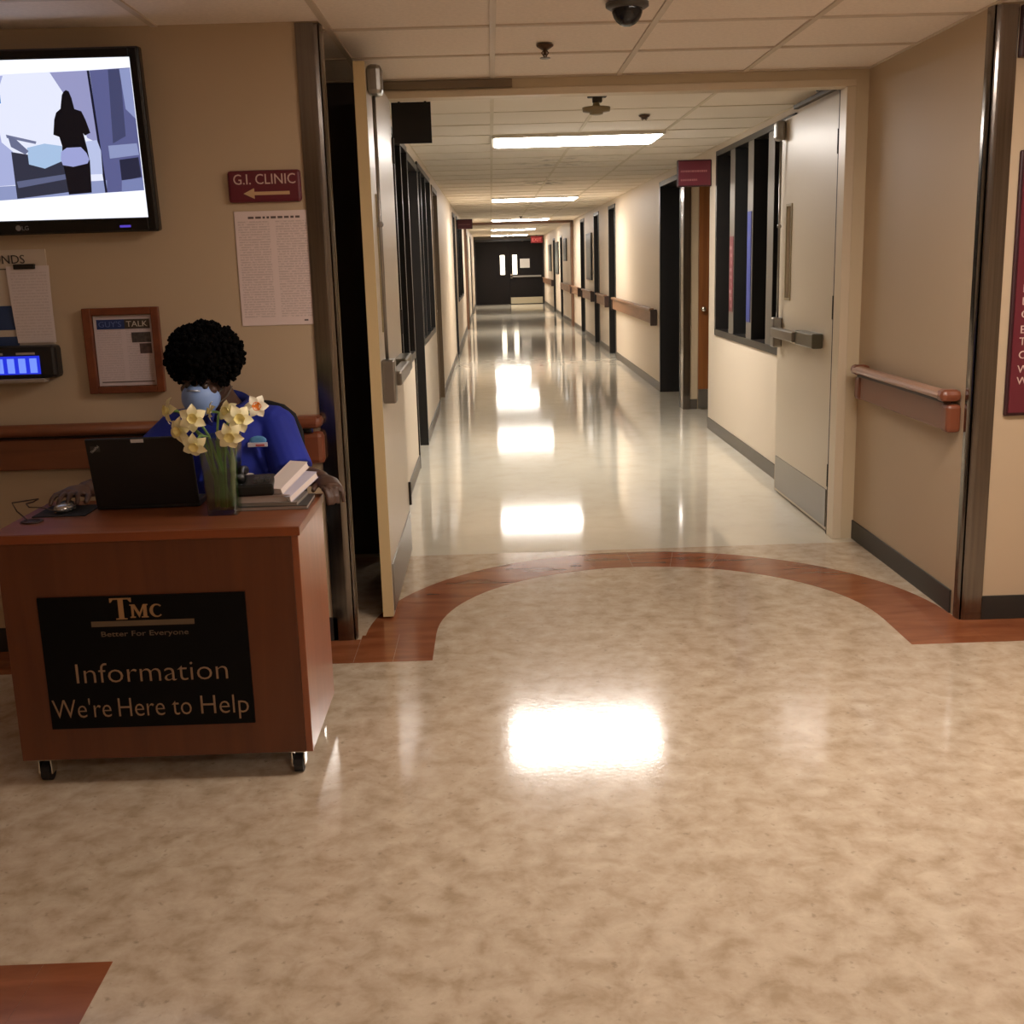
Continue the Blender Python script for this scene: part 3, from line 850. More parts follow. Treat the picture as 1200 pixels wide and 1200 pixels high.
# left wall rail (runs in x)
t = thing('handrail', 'wooden bumper handrail on the left wall behind the seated person', 'handrail', (-1.9, YW, .74))
bxo('bumper_board', (-3.15, -.72, YW - .05, YW - .025, .745, .865), RAILW, t, bevel=.006)
bm = NB(); rings = []
for xx in (-3.15, -.735):
    rings.append([Vector((xx, YW - .055 + .034 * math.cos(2 * PI * k / 12), .90 + .024 * math.sin(2 * PI * k / 12))) for k in range(12)])
ring_loft(bm, rings); obj('grip_rail', bm, RAILW, t, smooth=True)
bm = NB(); box(bm, -3.1, -.72, YW - .028, YW, .78, .90); obj('wall_bracket', bm, mat('rail_channel', (56, 36, 26)), t)
bm = NB(); box(bm, -.775, -.665, YW - .09, YW, .878, .925); obj('grip_end_cap', bm, RAILCAP, t, bevel=.02)
bm = NB(); box(bm, -.765, -.665, YW - .065, YW, .735, .862); obj('board_end_cap', bm, RAILCAP, t, bevel=.02)
bm = NB(); box(bm, -.735, -.70, YW - .068, YW - .03, .862, .88); obj('rail_screw_plate', bm, CHROME, t)

# ================================================================ WALL THINGS, LEFT
# television
TVW, TVH = 1.09, .635
t = thing('television', 'black flat television on the left wall showing a darkened ward scene', 'television', (-1.215 - TVW / 2, 4.315, 1.625), rot=(math.radians(5), 0, 0))
def tl(u, v):  # u metres left from the right screen edge, v metres down from the screen top -> local x,z
    return (TVW / 2 - .034 - u, TVH - .036 - v)
SW, SH = TVW - .068, TVH - .036 - .052
bm = NB(); box(bm, -TVW / 2, TVW / 2, 0, .045, 0, TVH); hs = obj('housing', bm, mat('tv_bezel', (10, 10, 12), .25), t, local=True, bevel=.008)
bm = NB()
x0, zt = tl(SW, 0); x1, zb = tl(0, SH)
for b in ((-TVW / 2 + .005, x0, .005, TVH - .005), (x1, TVW / 2 - .005, .005, TVH - .005)):
    box(bm, b[0], b[1], -.008, .001, b[2], b[3])
box(bm, x0, x1, -.008, .001, zt, TVH - .005); box(bm, x0, x1, -.008, .001, .005, zb)
obj('bezel', bm, mat('tv_bezel', (10, 10, 12)), t, local=True, bevel=.004)
def emat(name, c, s=1.0):
    m = mat(name, (0, 0, 0), .5, emit=(c, s)); return m
bm = NB(); box(bm, x0, x1, -.002, -.0005, zb, zt); scr = obj('screen', bm, emat('tv_white', (244, 246, 255), 1.15), t, local=True)
TVI = [0]
def tvp(name, col, pts, s=.9):
    """pts in metres (u from right, v down)"""
    TVI[0] += 1
    bm = NB(); y = -.0022 - .00022 * TVI[0]
    bm.faces.new([bm.verts.new((tl(u, v)[0], y, tl(u, v)[1])) for u, v in pts])
    return obj(name, bm, emat('tv_' + name + str(TVI[0]), col, s), scr, local=True)
K = .000571
def cp(x, y):  # from the study crop of the picture to metres
    return ((822 + .127 * (y - 100) - x) * K, (y - 98 + .022 * (820 - x)) * K)
def tvc(name, col, pts, s=.9): return tvp(name, col, [cp(*p) for p in pts], s)
tvc('picture_glow', (232, 236, 255), [(-650, 165), (826, 160), (917, 892), (-650, 925)], 1.0)
tvc('picture_wall_left', (178, 186, 232), [(-650, 172), (40, 170), (-20, 330), (20, 560), (90, 620), (100, 820), (-650, 840)])
tvc('picture_wall', (158, 160, 206), [(330, 165), (570, 165), (640, 600), (560, 560), (420, 300)])
tvc('picture_screen', (64, 140, 220), [(-60, 270), (18, 262), (24, 330), (-60, 335)])
tvc('picture_doorframe', (96, 100, 150), [(575, 165), (826, 160), (917, 892), (680, 895)])
tvc('picture_door_shade', (70, 74, 112), [(690, 165), (765, 165), (800, 560), (720, 600)])
tvc('picture_door_light', (150, 160, 208), [(760, 165), (826, 163), (862, 460), (800, 400)])
tvc('picture_basin', (150, 160, 205), [(690, 612), (870, 606), (884, 676), (700, 690)])
tvc('picture_basin_shade', (40, 42, 66), [(760, 700), (880, 690), (900, 810), (775, 830)])
tvc('picture_floor', (150, 160, 206), [(-650, 830), (680, 820), (680, 895), (-650, 925)])
tvc('picture_floor_right', (128, 138, 188), [(775, 825), (905, 815), (917, 892), (775, 895)])
tvc('picture_edge', (22, 24, 46), [(560, 165), (575, 165), (684, 895), (670, 895)])
tvc('picture_bed', (52, 54, 72), [(80, 620), (180, 640), (300, 700), (430, 690), (440, 880), (110, 905)])
tvc('picture_sheet', (176, 204, 240), [(180, 600), (290, 580), (400, 600), (400, 690), (290, 730), (190, 700)])
tvc('picture_rail', (120, 126, 160), [(50, 515), (240, 565), (235, 580), (55, 535)])
tvc('picture_rail_post', (110, 116, 150), [(60, 520), (110, 545), (190, 620), (170, 640), (80, 590)])
tvc('picture_bedding_shade', (100, 106, 140), [(110, 800), (420, 770), (430, 800), (120, 840)])
tvc('picture_bed_right', (196, 206, 244), [(550, 580), (620, 575), (645, 640), (655, 780), (575, 780)])
tvc('picture_trousers', (16, 14, 22), [(405, 700), (575, 690), (585, 890), (440, 895)])
tvc('picture_figure', (12, 11, 18), [(405, 300), (415, 282), (430, 272), (448, 280), (465, 320), (482, 385), (525, 400), (550, 450), (580, 530), (545, 545), (535, 530), (560, 625), (575, 700), (400, 700), (402, 600), (385, 545), (348, 530), (355, 440), (368, 400), (395, 380)])
tvc('picture_coat', (166, 172, 226), [(395, 635), (430, 612), (520, 612), (555, 650), (572, 690), (560, 712), (470, 728), (405, 715), (392, 680)])
text('brand_lettering', 'LG', .022, (.06, -.0095, .018), mat('tv_logo', (130, 130, 134), .4), t, local=True)
bm = NB(); cyl(bm, (.035, -.008, .026), (.035, -.0095, .026), .010, seg=14); obj('brand_badge', bm, mat('tv_logo', (130, 130, 134)), t, local=True)
bm = NB(); box(bm, TVW / 2 - .14, TVW / 2 - .10, -.0095, -.008, .018, .026); obj('power_lamp', bm, emat('tv_lamp', (90, 70, 200), .9), t, local=True)
bm = NB(); box(bm, -.2, .2, .045, .062, .15, .5); obj('wall_mount', bm, BLACK, t, local=True)

# clinic sign
t = thing('clinic_sign', 'maroon clinic direction sign with arrow above the paper poster', 'sign', (-.825, YW, 1.715))
bxo('sign_board', (-.962, -.692, YW - .022, YW, 1.72, 1.835), MAROON, t, bevel=.014)
text('lettering', 'G.I. CLINIC', .052, (-.825, YW - .0235, 1.785), SIGNTXT, t, width=.228)
bm = NB()
prism(bm, [(-.905, 1.752), (-.865, 1.771), (-.865, 1.758), (-.735, 1.758), (-.735, 1.746), (-.865, 1.746), (-.865, 1.733)], YW - .0245, YW - .0222)
obj('arrow', bm, mat('arrow_tan', (196, 160, 120), .6), t)
# poster paper
def sheet(name, label, cat, x0, x1, z0, z1, y, m, th=.002, extra=None):
    t = bxo(name, (x0, x1, y - th, y, z0, z1), m); tag(t, label, cat); return t
t = thing('poster', 'white laminated two column notice below the clinic sign', 'poster', (-.812, YW, 1.27))
bxo('poster_sheet', (-.952, -.672, YW - .004, YW, 1.268, 1.69), print_mat('two_column_print', (222, 202, 196), (150, 128, 122), 46, .38, 2), t, bevel=.002)
bm = NB(); random.seed(2); x = -.90
while x < -.72:
    w = random.uniform(.008, .022); box(bm, x, x + w, YW - .0045, YW - .004, 1.662, 1.670); x += w + .006
obj('title_line', bm, mat('print_ink', (96, 80, 76), .7), t)
bm = NB(); box(bm, -.715, -.70, YW - .0045, YW - .004, 1.282, 1.288); obj('footer_mark', bm, mat('print_ink', (96, 80, 76)), t)
# framed newsletter
t = thing('framed_newsletter', 'wooden wall frame holding a newsletter with blue masthead', 'picture frame', (-1.405, YW, 1.03))
bm = NB(); Y0, Y1 = YW - .028, YW
for b in ((-1.548, -1.515, 1.03, 1.352), (-1.29, -1.262, 1.03, 1.352)): box(bm, b[0], b[1], Y0, Y1, b[2], b[3])
box(bm, -1.515, -1.29, Y0, Y1, 1.03, 1.056); box(bm, -1.515, -1.29, Y0, Y1, 1.325, 1.352)
obj('frame', bm, wood_mat('frame_wood', (124, 66, 38), (98, 48, 28), .4, (4, 4, 4)), t, bevel=.003)
nl = bxo('newsletter', (-1.512, -1.294, YW - .012, YW - .006, 1.058, 1.322), print_mat('newsletter_print', (206, 190, 190), (150, 134, 136), 30, .28, 2), t)
bxo('masthead', (-1.50, -1.395, YW - .0135, YW - .012, 1.272, 1.308), mat('masthead_blue', (30, 52, 104), .5), nl)
bxo('masthead_dark', (-1.395, -1.300, YW - .0135, YW - .012, 1.272, 1.308), mat('masthead_dark', (66, 56, 46), .5), nl)
text('masthead_lettering', "GUY'S", .03, (-1.450, YW - .0148, 1.280), mat('masthead_text_blue', (84, 104, 160), .5), nl, width=.085, depth=.0004)
text('masthead_lettering', "TALK", .03, (-1.348, YW - .0148, 1.280), mat('masthead_text', (196, 184, 168), .5), nl, width=.08, depth=.0004)
bxo('photo_block', (-1.372, -1.300, YW - .0135, YW - .012, 1.220, 1.258), mat('photo_dark', (72, 64, 60), .5, noise=(80, .5, (1, 1, 1))), nl)
bxo('photo_block', (-1.345, -1.300, YW - .0135, YW - .012, 1.178, 1.216), mat('photo_dark2', (80, 62, 58), .5, noise=(60, .5, (1, 1, 1))), nl)
bxo('footer_rule', (-1.50, -1.300, YW - .0135, YW - .012, 1.070, 1.074), mat('print_ink', (96, 80, 76)), nl)
# wide notice behind, with lettering ...ONDS
t = thing('wall_notice', 'wide cream notice with large capitals at the left frame edge', 'notice', (-1.9, YW, 1.2))
bxo('notice_board', (-2.35, -1.665, YW - .006, YW, 1.20, 1.575), mat('notice_cream', (200, 184, 166), .6), t)
text('lettering', 'RESPONDS', .045, (-1.742, YW - .0075, 1.525), mat('notice_ink', (70, 62, 58), .6), t, align='RIGHT')
bm = NB(); box(bm, -2.33, -1.69, YW - .0075, YW - .006, 1.503, 1.507); obj('rule_line', bm, mat('notice_ink', (70, 62, 58)), t)
bm = NB(); box(bm, -1.90, -1.80, YW - .0075, YW - .006, 1.28, 1.37); box(bm, -1.90, -1.80, YW - .0075, YW - .006, 1.215, 1.255); obj('blue_block', bm, mat('notice_blue', (40, 62, 104), .5), t)
# clipped paper
t = thing('clipped_notice', 'white printed sheet hanging from a black clip beside the television corner', 'notice', (-1.74, YW, 1.23))
bm = NB(); rings = []
nseg = 8
for i in range(nseg + 1):
    u = i / nseg; z = 1.515 - .285 * u; y = YW - .012 - .004 * math.sin(u * PI * 1.2)
    rings.append([(-1.815 + .012 * u, y), (-1.655 - .002 * u, y - .004 * u)])
vs = [[bm.verts.new((p[0], p[1], 1.515 - .285 * i / nseg)) for p in r] for i, r in enumerate(rings)]
for i in range(nseg): bm.faces.new((vs[i][0], vs[i][1], vs[i + 1][1], vs[i + 1][0]))
o = obj('sheet', bm, print_mat('memo_print', (218, 205, 202), (168, 150, 148), 26, .3, 1), t)
sm = o.modifiers.new('solid', 'SOLIDIFY'); sm.thickness = .001
bm = NB(); box(bm, -1.785, -1.705, YW - .022, YW - .006, 1.503, 1.522); obj('clip', bm, BLACK, t, bevel=.003)
bm = NB(); box(bm, -1.752, -1.735, YW - .0145, YW - .0135, 1.468, 1.476); box(bm, -1.72, -1.705, YW - .0145, YW - .0135, 1.468, 1.478); obj('letterhead_mark', bm, mat('print_ink', (96, 80, 76)), t)
# time clock
t = thing('time_clock', 'black wall terminal with a small glowing blue screen', 'time clock', (-1.80, YW, 1.08))
bm = NB(); box(bm, -1.96, -1.645, YW - .075, YW, 1.10, 1.222); bd = obj('terminal_body', bm, mat('terminal_black', (22, 21, 22), .4), t, bevel=.014)
bm = NB(); box(bm, -1.95, -1.69, YW - .085, YW - .03, 1.085, 1.10); obj('keypad_ledge', bm, mat('terminal_grey', (150, 136, 122), .5), t, bevel=.004)
bm = NB(); box(bm, -1.885, -1.705, YW - .0775, YW - .074, 1.117, 1.185); sc = obj('lcd_screen', bm, emat('lcd_blue', (34, 50, 220), 1.0), t)
for k in range(4):
    bm = NB(); x = -1.868 + k * .042
    box(bm, x, x + .026, YW - .079, YW - .0775, 1.122, 1.176); obj('lcd_icon', bm, emat('lcd_icon', (120, 150, 255), 1.0), sc)
bm = NB(); box(bm, -1.875, -1.84, YW - .0775, YW - .075, 1.19, 1.198); box(bm, -1.79, -1.72, YW - .0775, YW - .075, 1.19, 1.198); obj('header_marks', bm, mat('terminal_mark', (170, 160, 150), .5), t)

# ---- right lobby wall signs
t = thing('directory_sign', 'large maroon directory sign on the right wall at the frame edge', 'sign', (2.3, YW, .83))
bxo('sign_board', (1.985, 2.62, YW - .02, YW - .002, .835, 1.83), MAROON_D, t, bevel=.006)
bxo('sign_face', (1.998, 2.607, YW - .024, YW - .02, .848, 1.817), MAROON, t)
for k, (s, z) in enumerate((('P', 1.415), ('R', 1.355), ('L', 1.31), ('L', 1.262), ('C', 1.213), ('E', 1.155), ('T', 1.11), ('C', 1.058), ('W', 1.003), ('W', .958))):
    text('lettering', s, .042, (2.022, YW - .0255, z), SIGNTXT, t, align='LEFT')
t = thing('wall_frame', 'dark edged white sign high on the right wall at the frame edge', 'sign', (2.2, YW, 2.15))
bxo('sign_board', (1.955, 2.5, YW - .03, YW, 2.155, 2.335), MAROON_D, t, bevel=.004)
bxo('sign_face', (1.972, 2.48, YW - .033, YW - .03, 2.172, 2.32), mat('white_sign_face', (210, 200, 190), .5), t)
bxo('brown_panel', (1.972, 2.48, YW - .0345, YW - .033, 2.24, 2.32), mat('brown_sign_face', (120, 74, 52), .5), t)

# ================================================================ DESK
DX0, DX1, DY0, DY1, DZ0, DZ1 = -1.435, -.572, 3.13, 3.60, .078, .765
desk = thing('information_desk', 'mahogany laminate rolling information desk with black lettered panel', 'desk', ((DX0 + DX1) / 2, (DY0 + DY1) / 2, 0))
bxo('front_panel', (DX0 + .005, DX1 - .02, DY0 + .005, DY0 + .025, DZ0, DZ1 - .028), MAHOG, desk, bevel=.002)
bxo('side_panel', (DX1 - .02, DX1, DY0 + .005, DY1, DZ0, DZ1 - .028), wood_mat('mahogany_side_lit', (150, 88, 56), (134, 74, 46), .3, (6, 6, .4), .3), desk, bevel=.002)  # paler mahogany copy: corridor light on this side is in the colour
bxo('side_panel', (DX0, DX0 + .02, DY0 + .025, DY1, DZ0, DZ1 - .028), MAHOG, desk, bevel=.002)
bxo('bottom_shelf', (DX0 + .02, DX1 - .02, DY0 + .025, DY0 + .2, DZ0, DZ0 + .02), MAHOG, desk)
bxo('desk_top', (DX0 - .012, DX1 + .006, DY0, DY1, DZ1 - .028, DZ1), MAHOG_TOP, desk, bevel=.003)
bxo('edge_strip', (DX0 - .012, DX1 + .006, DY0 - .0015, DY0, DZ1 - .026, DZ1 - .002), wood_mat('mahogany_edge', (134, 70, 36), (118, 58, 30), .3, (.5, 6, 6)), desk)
bm = NB(); lathe(bm, (-1.385, 3.30, DZ1), [(.022, .0), (.032, .0005), (.032, .004), (.024, .005), (.022, .002)], 18); obj('cable_grommet', bm, mat('grommet_brown', (44, 22, 14), .4), desk, smooth=True)
SGN = bxo('sign_panel', (-1.328, -.735, DY0 - .002, DY0 + .005, .178, .578), mat('sign_black', (5, 4, 5), .5, spec=.15), desk)
GOLD = mat('gold_letter', (150, 112, 72), .6); TANL = mat('tan_letter', (140, 110, 82), .6)
GREYL = mat('grey_letter', (96, 78, 58), .6)
YS = DY0 - .0035
text('lettering', 'Information', .088, (-1.022, YS, .318), TANL, desk, width=.438, bold=-.0012)
for wd_, wx_, ww_ in (("We're", -1.234, .170), ("Here", -1.063, .134), ("to", -.943, .056), ("Help", -.8205, .139)):
    text('lettering', wd_, .084, (wx_, YS, .212), TANL, desk, width=ww_, bold=-.0010)
def seriftee(x, z, w, h):
    return [(x, z + h * .80), (x + w * .06, z + h * .80), (x + w * .16, z + h * .93), (x + w * .38, z + h * .93), (x + w * .38, z + h * .06), (x + w * .24, z + h * .05), (x + w * .24, z),
            (x + w * .76, z), (x + w * .76, z + h * .05), (x + w * .62, z + h * .06), (x + w * .62, z + h * .93), (x + w * .84, z + h * .93), (x + w * .94, z + h * .80), (x + w, z + h * .80), (x + w, z + h), (x, z + h)]
bm = NB(); prism(bm, seriftee(-1.122, .508, .062, .064), YS, YS + .001); obj('lettering', bm, GOLD, desk)
def em(x, z, w, h):
    return [(x, z), (x + w * .3, z), (x + w * .3, z + h * .08), (x + w * .2, z + h * .1), (x + w * .22, z + h * .72), (x + w * .5, z), (x + w * .74, z + h * .72), (x + w * .72, z + h * .1), (x + w * .62, z + h * .08), (x + w * .62, z),
            (x + w, z), (x + w, z + h * .08), (x + w * .93, z + h * .1), (x + w * .93, z + h * .9), (x + w, z + h * .92), (x + w, z + h), (x + w * .74, z + h), (x + w * .52, z + h * .38), (x + w * .28, z + h), (x, z + h),
            (x, z + h * .92), (x + w * .08, z + h * .9), (x + w * .08, z + h * .1), (x, z + h * .08)]
bm = NB(); prism(bm, em(-1.066, .512, .052, .040), YS, YS + .001); obj('lettering', bm, GOLD, desk)
bm = NB()
arc = []
for k in range(15):
    a = math.radians(45 + 270 * k / 14); arc.append((-.990 + .020 * math.cos(a), .532 + .020 * math.sin(a)))
for k in range(15):
    a = math.radians(315 - 270 * k / 14); arc.append((-.988 + .0125 * math.cos(a), .532 + .016 * math.sin(a)))
prism(bm, arc, YS, YS + .001); obj('lettering', bm, GOLD, desk)
bm = NB(); box(bm, -1.18, -.885, YS, YS + .001, .488, .504); obj('gold_band', bm, GREYL, desk)
text('lettering', 'Better For Everyone', .022, (-1.03, YS, .458), GREYL, desk, width=.25)
def caster(x, y, big=True):
    bm = NB(); box(bm, x - .03, x + .03, y - .03, y + .03, DZ0 - .005, DZ0)
    box(bm, x - .02, x - .016, y - .02, y + .02, .025, DZ0 - .005); box(bm, x + .016, x + .02, y - .02, y + .02, .025, DZ0 - .005)
    c = obj('caster', bm, CHROME, desk, bevel=.001)
    bm = NB(); cyl(bm, (x - .013, y, .028), (x + .013, y, .028), .028, seg=18); obj('wheel', bm, mat('caster_rubber', (22, 18, 20), .5), c, smooth=False)
for x in (DX0 + .06, DX1 - .05):
    for y in (DY0 + .045, DY1 - .05): caster(x, y)

# ---- laptop (lid back faces the viewer)
t = thing('laptop', 'open black laptop with its lid turned to the viewer on the desk', 'laptop', (-1.08, 3.44, DZ1), rot=(0, 0, math.radians(1.5)))
LB = mat('laptop_black', (14, 13, 14), .55)
bm = NB(); box(bm, -.157, .157, .0, .105, .002, .022); obj('laptop_base', bm, LB, t, local=True, bevel=.003)
bm = NB(); box(bm, -.14, .14, .02, .09, .022, .0235); obj('keyboard', bm, BLACK, t, local=True)
bm = NB(); lid = box(bm, -.157, .157, -.006, .006, 0, .222)
bmesh.ops.rotate(bm, verts=bm.verts[:], cent=(0, 0, 0), matrix=Matrix.Rotation(math.radians(13), 3, 'X')); bmesh.ops.translate(bm, verts=bm.verts[:], vec=(0, 0, .014))
lid = obj('lid', bm, LB, t, local=True, bevel=.004)
def lid_part(name, b, m, parent=None):
    bm = NB(); box(bm, *b)
    bmesh.ops.rotate(bm, verts=bm.verts[:], cent=(0, 0, 0), matrix=Matrix.Rotation(math.radians(13), 3, 'X')); bmesh.ops.translate(bm, verts=bm.verts[:], vec=(0, 0, .014))
    return obj(name, bm, m, lid, local=True)
lid_part('screen', (-.145, .145, .0062, .007, .012, .21), mat('laptop_screen', (40, 52, 70), .2, emit=((90, 120, 170), .08)))
bm = text_bm('ThinkPad', .011, depth=.0003)
w = max(v.co.x for v in bm.verts) - min(v.co.x for v in bm.verts)
M = Matrix.Translation((0, 0, .014)) @ Matrix.Rotation(math.radians(13), 4, 'X') @ Matrix.Translation((-.128, -.0072, .188)) @ Matrix.Rotation(math.radians(-42), 4, 'Y') @ Matrix.Rotation(PI / 2, 4, 'X')
bmesh.ops.transform(bm, matrix=M @ Matrix.Diagonal((.032 / w, 1, 1, 1)), verts=bm.verts[:]); obj('logo_lettering', bm, mat('logo_silver', (190, 186, 180), .4), lid, local=True)
lid_part('logo_plate', (-.143, -.115, -.0066, -.0058, .183, .2), mat('logo_plate', (60, 58, 58), .4))
lid_part('white_sticker', (-.02, .018, -.0068, -.0058, .208, .219), mat('sticker_white', (190, 188, 190), .5))

# ---- mouse with cord
t = thing('computer_mouse', 'silver fronted black mouse on a dark pad beside the laptop', 'mouse', (-1.335, 3.43, DZ1 + .003))
bm = NB(); ell(bm, (-1.335, 3.43, DZ1 + .016), (.03, .05, .016), 16, 8); obj('mouse_body', bm, mat('mouse_silver', (178, 176, 176), .18, .8), t, smooth=True)
bm = NB(); ell(bm, (-1.335, 3.442, DZ1 + .018), (.022, .046, .0165), 14, 8); obj('mouse_top', bm, BLACK, t, smooth=True)
bm = NB(); tube(bm, [(-1.345, 3.385, DZ1 + .012), (-1.37, 3.36, DZ1 + .03), (-1.41, 3.35, DZ1 + .035), (-1.43, 3.38, DZ1 + .04), (-1.425, 3.42, DZ1 + .037), (-1.40, 3.40, DZ1 + .05), (-1.455, 3.34, DZ1 + .052), (-1.435, 3.32, DZ1 + .03), (-1.40, 3.305, DZ1 + .005)], .0022, 6)
obj('mouse_cord', bm, mat('cord_brown', (52, 34, 26), .5), t, smooth=True)
t = bxo('mouse_pad', (-1.41, -1.25, 3.36, 3.52, DZ1, DZ1 + .003), MATTE); tag(t, 'thin black pad lying under the mouse on the desk', 'mouse pad')

# ---- vase, water
VX, VY, VZ = -.822, 3.345, DZ1 + .0005
t = thing('vase', 'square clear glass vase of water standing on the desk front', 'vase', (VX, VY, VZ))
bm = NB()
def sq(h, z, c=.012):
    pts = []
    for sx, sy in ((1, 1), (-1, 1), (-1, -1), (1, -1)):
        for k in range(4):
            a = math.atan2(sy, sx) - PI / 4 + PI / 2 * k / 3
            pts.append(Vector((VX + sx * (h - c) + c * math.cos(a), VY + sy * (h - c) + c * math.sin(a), VZ + z)))
    return pts
ring_loft(bm, [sq(.044, 0), sq(.045, .004), sq(.050, .13), sq(.057, .235), sq(.0545, .235), sq(.0475, .13), sq(.041, .016)])
obj('vase_wall', bm, thin_glass('vase_glass', (226, 236, 228), .10), t, smooth=False)
bm = NB(); ring_loft(bm, [sq(.0408, .0165, .010), sq(.0470, .128, .010)]); obj('water', bm, thin_glass('water', (222, 234, 214), .03), t)

# ---- daffodils
PETAL = mat('petal_cream', (246, 238, 196), .5, noise=(30, .06, (1, 1, 1)))
TRUMP = mat('trumpet_yellow', (238, 224, 150), .5)
PETW = mat('petal_white', (248, 242, 222), .5)
TRO = mat('trumpet_orange', (236, 128, 28), .5)
STEM = mat('stem_green', (112, 148, 76), .45, noise=(20, .15, (1, 1, .2)))
LEAF = mat('leaf_green', (92, 150, 58), .45, noise=(20, .15, (1, 1, .2)))
def petal_mesh(m):
    bm = NB(); n = 6; rows_ = []
    for i in range(n + 1):
        u = i / n; w = .0108 * math.sin(PI * (u ** .75)) * 1.15 + .001; r = .006 + .031 * u
        zc = .004 + .006 * math.sin(u * PI) - .006 * u
        rows_.append([bm.verts.new((r, s * w, zc + (.003 * abs(s) if s else 0) + .0006 * math.sin(9 * u + s))) for s in (-1, -.4, .4, 1)])
    for i in range(n):
        for j in range(3): bm.faces.new((rows_[i][j], rows_[i][j + 1], rows_[i + 1][j + 1], rows_[i + 1][j]))
    me = bpy.data.meshes.new('petal'); bm.to_mesh(me); bm.free(); me.materials.append(m)
    for p in me.polygons: p.use_smooth = True
    return me
def trumpet_mesh(m, L):
    bm = NB(); prof = [(.004, 0), (.0085, .004), (.009, L * .6), (.0135, L), (.0125, L * .96), (.008, L * .6), (.002, .004)]
    rings = []
    for j, (r, z) in enumerate(prof):
        rings.append([Vector((r * (1 + (.1 * math.cos(6 * 2 * PI * k / 24) if j in (3, 4) else 0)) * math.cos(2 * PI * k / 24), r * math.sin(2 * PI * k / 24), z + .003)) for k in range(24)])
    ring_loft(bm, rings)
    me = bpy.data.meshes.new('trumpet'); bm.to_mesh(me); bm.free(); me.materials.append(m)
    for p in me.polygons: p.use_smooth = True
    return me
PM, PWM = petal_mesh(PETAL), petal_mesh(PETW)
TMh, TOM = trumpet_mesh(TRUMP, .016), trumpet_mesh(TRO, .007)
def daffodil(px, pz, py, az, el_, label, white=False, size=1.0, foot=(0, 0)):
    loc = Vector((px, py, pz))
    t = thing('daffodil', label, 'flower', loc, group='daffodils in the glass vase')
    d = Vector((math.sin(az) * math.cos(el_), -math.cos(az) * math.cos(el_), math.sin(el_)))
    q = d.to_track_quat('Z', 'Y')
    R = q.to_matrix().to_4x4()
    for k in range(6):
        o = bpy.data.objects.new('petal', PWM if white else PM); COL.objects.link(o); o.parent = t
        o.matrix_local = R @ Matrix.Rotation(2 * PI * k / 6 + .3 * px * 10, 4, 'Z') @ Matrix.Rotation(.12 if k % 2 else -.10, 4, 'Y') @ Matrix.Translation((0, 0, .0008 * (k % 2))) @ Matrix.Scale(size, 4)
    o = bpy.data.objects.new('trumpet', TOM if white else TMh); COL.objects.link(o); o.parent = t
    o.matrix_local = R @ Matrix.Scale(size, 4)
    bm = NB(); b = loc - d * .02
    f_ = Vector((VX + foot[0], VY + foot[1], VZ + .02))
    rim = Vector((VX + (px - VX) * .42, VY + (py - VY) * .35, VZ + .235))
    tube(bm, [loc, b, b.lerp(rim, .35) + Vector((0, 0, .012)), rim, rim.lerp(f_, .5), f_], [.004, .0042, .0036, .0036, .0038, .0038], 8)
    obj('stem', bm, STEM, t, smooth=True)
    return t
FL = [ # px, pz, py, azimuth, elevation
 (-.985, 1.035, 3.37, -1.0, .15, 'cream daffodil turned left at the far left of the bunch', False, 1.0),
 (-.905, 1.020, 3.30, .15, .05, 'cream daffodil with dark centre facing the viewer at upper left of the bunch', False, 1.0),
 (-.942, .985, 3.31, -.5, -.1, 'cream daffodil at the left of the bunch between two others', False, 1.0),
 (-.902, .945, 3.285, .0, -.35, 'lowest cream daffodil hanging over the vase rim', False, .95),
 (-.862, 1.030, 3.36, -1.2, .2, 'small half turned daffodil in the middle of the bunch', False, .72),
 (-.815, 1.028, 3.36, -.5, .25, 'pale daffodil behind the right group of the bunch', False, .85),
 (-.782, 1.010, 3.33, .35, .1, 'large cream daffodil at the upper right of the bunch', False, 1.05),
 (-.800, .968, 3.285, .1, -.2, 'cream daffodil with dark centre at the lower right of the bunch', False, 1.0),
 (-.733, 1.042, 3.36, .25, .1, 'white daffodil with orange cup at the far right of the bunch', True, .85),
]
random.seed(11)
for i, a in enumerate(FL):
    a = list(a); a[0] = (a[0] + .87) * 1.02 - .848; a[1] += .040; a[7] *= 1.15
    daffodil(*a[:6], a[6], a[7], foot=(random.uniform(-.028, .028), random.uniform(-.028, .028)))
for i, (dx, dy, tx, tz) in enumerate(((.022, -.01, .032, .19), (.03, .01, .02, .17), (.0, -.02, -.012, .2), (.015, .02, .04, .15), (-.02, .0, -.03, .16))):
    bm = NB(); pts = []
    for k in range(7):
        u = k / 6; pts.append(((VX + dx + (tx - dx) * u + .006 * math.sin(3 * u), VY + dy * (1 - u)), VZ + .02 + tz * u))
    vs = []
    for k, ((x, y), z) in enumerate(pts):
        w = .010 * (1 - .75 * (k / 6) ** 2); vs.append((bm.verts.new((x - w, y, z)), bm.verts.new((x, y + .002, z)), bm.verts.new((x + w, y, z))))
    for k in range(6):
        for j in range(2): bm.faces.new((vs[k][j], vs[k][j + 1], vs[k + 1][j + 1], vs[k + 1][j]))
    o = obj('daffodil_leaf', bm, LEAF, None, smooth=True)
    tag(o, ['tall green daffodil leaf at the right of the vase', 'green daffodil leaf behind the stems right of the vase middle', 'green daffodil leaf in the middle of the vase', 'short green daffodil leaf bending furthest right in the vase', 'green daffodil leaf leaning left in the vase'][i], 'leaf', 'daffodil leaves in the vase')
    sm = o.modifiers.new('solid', 'SOLIDIFY'); sm.thickness = .0015

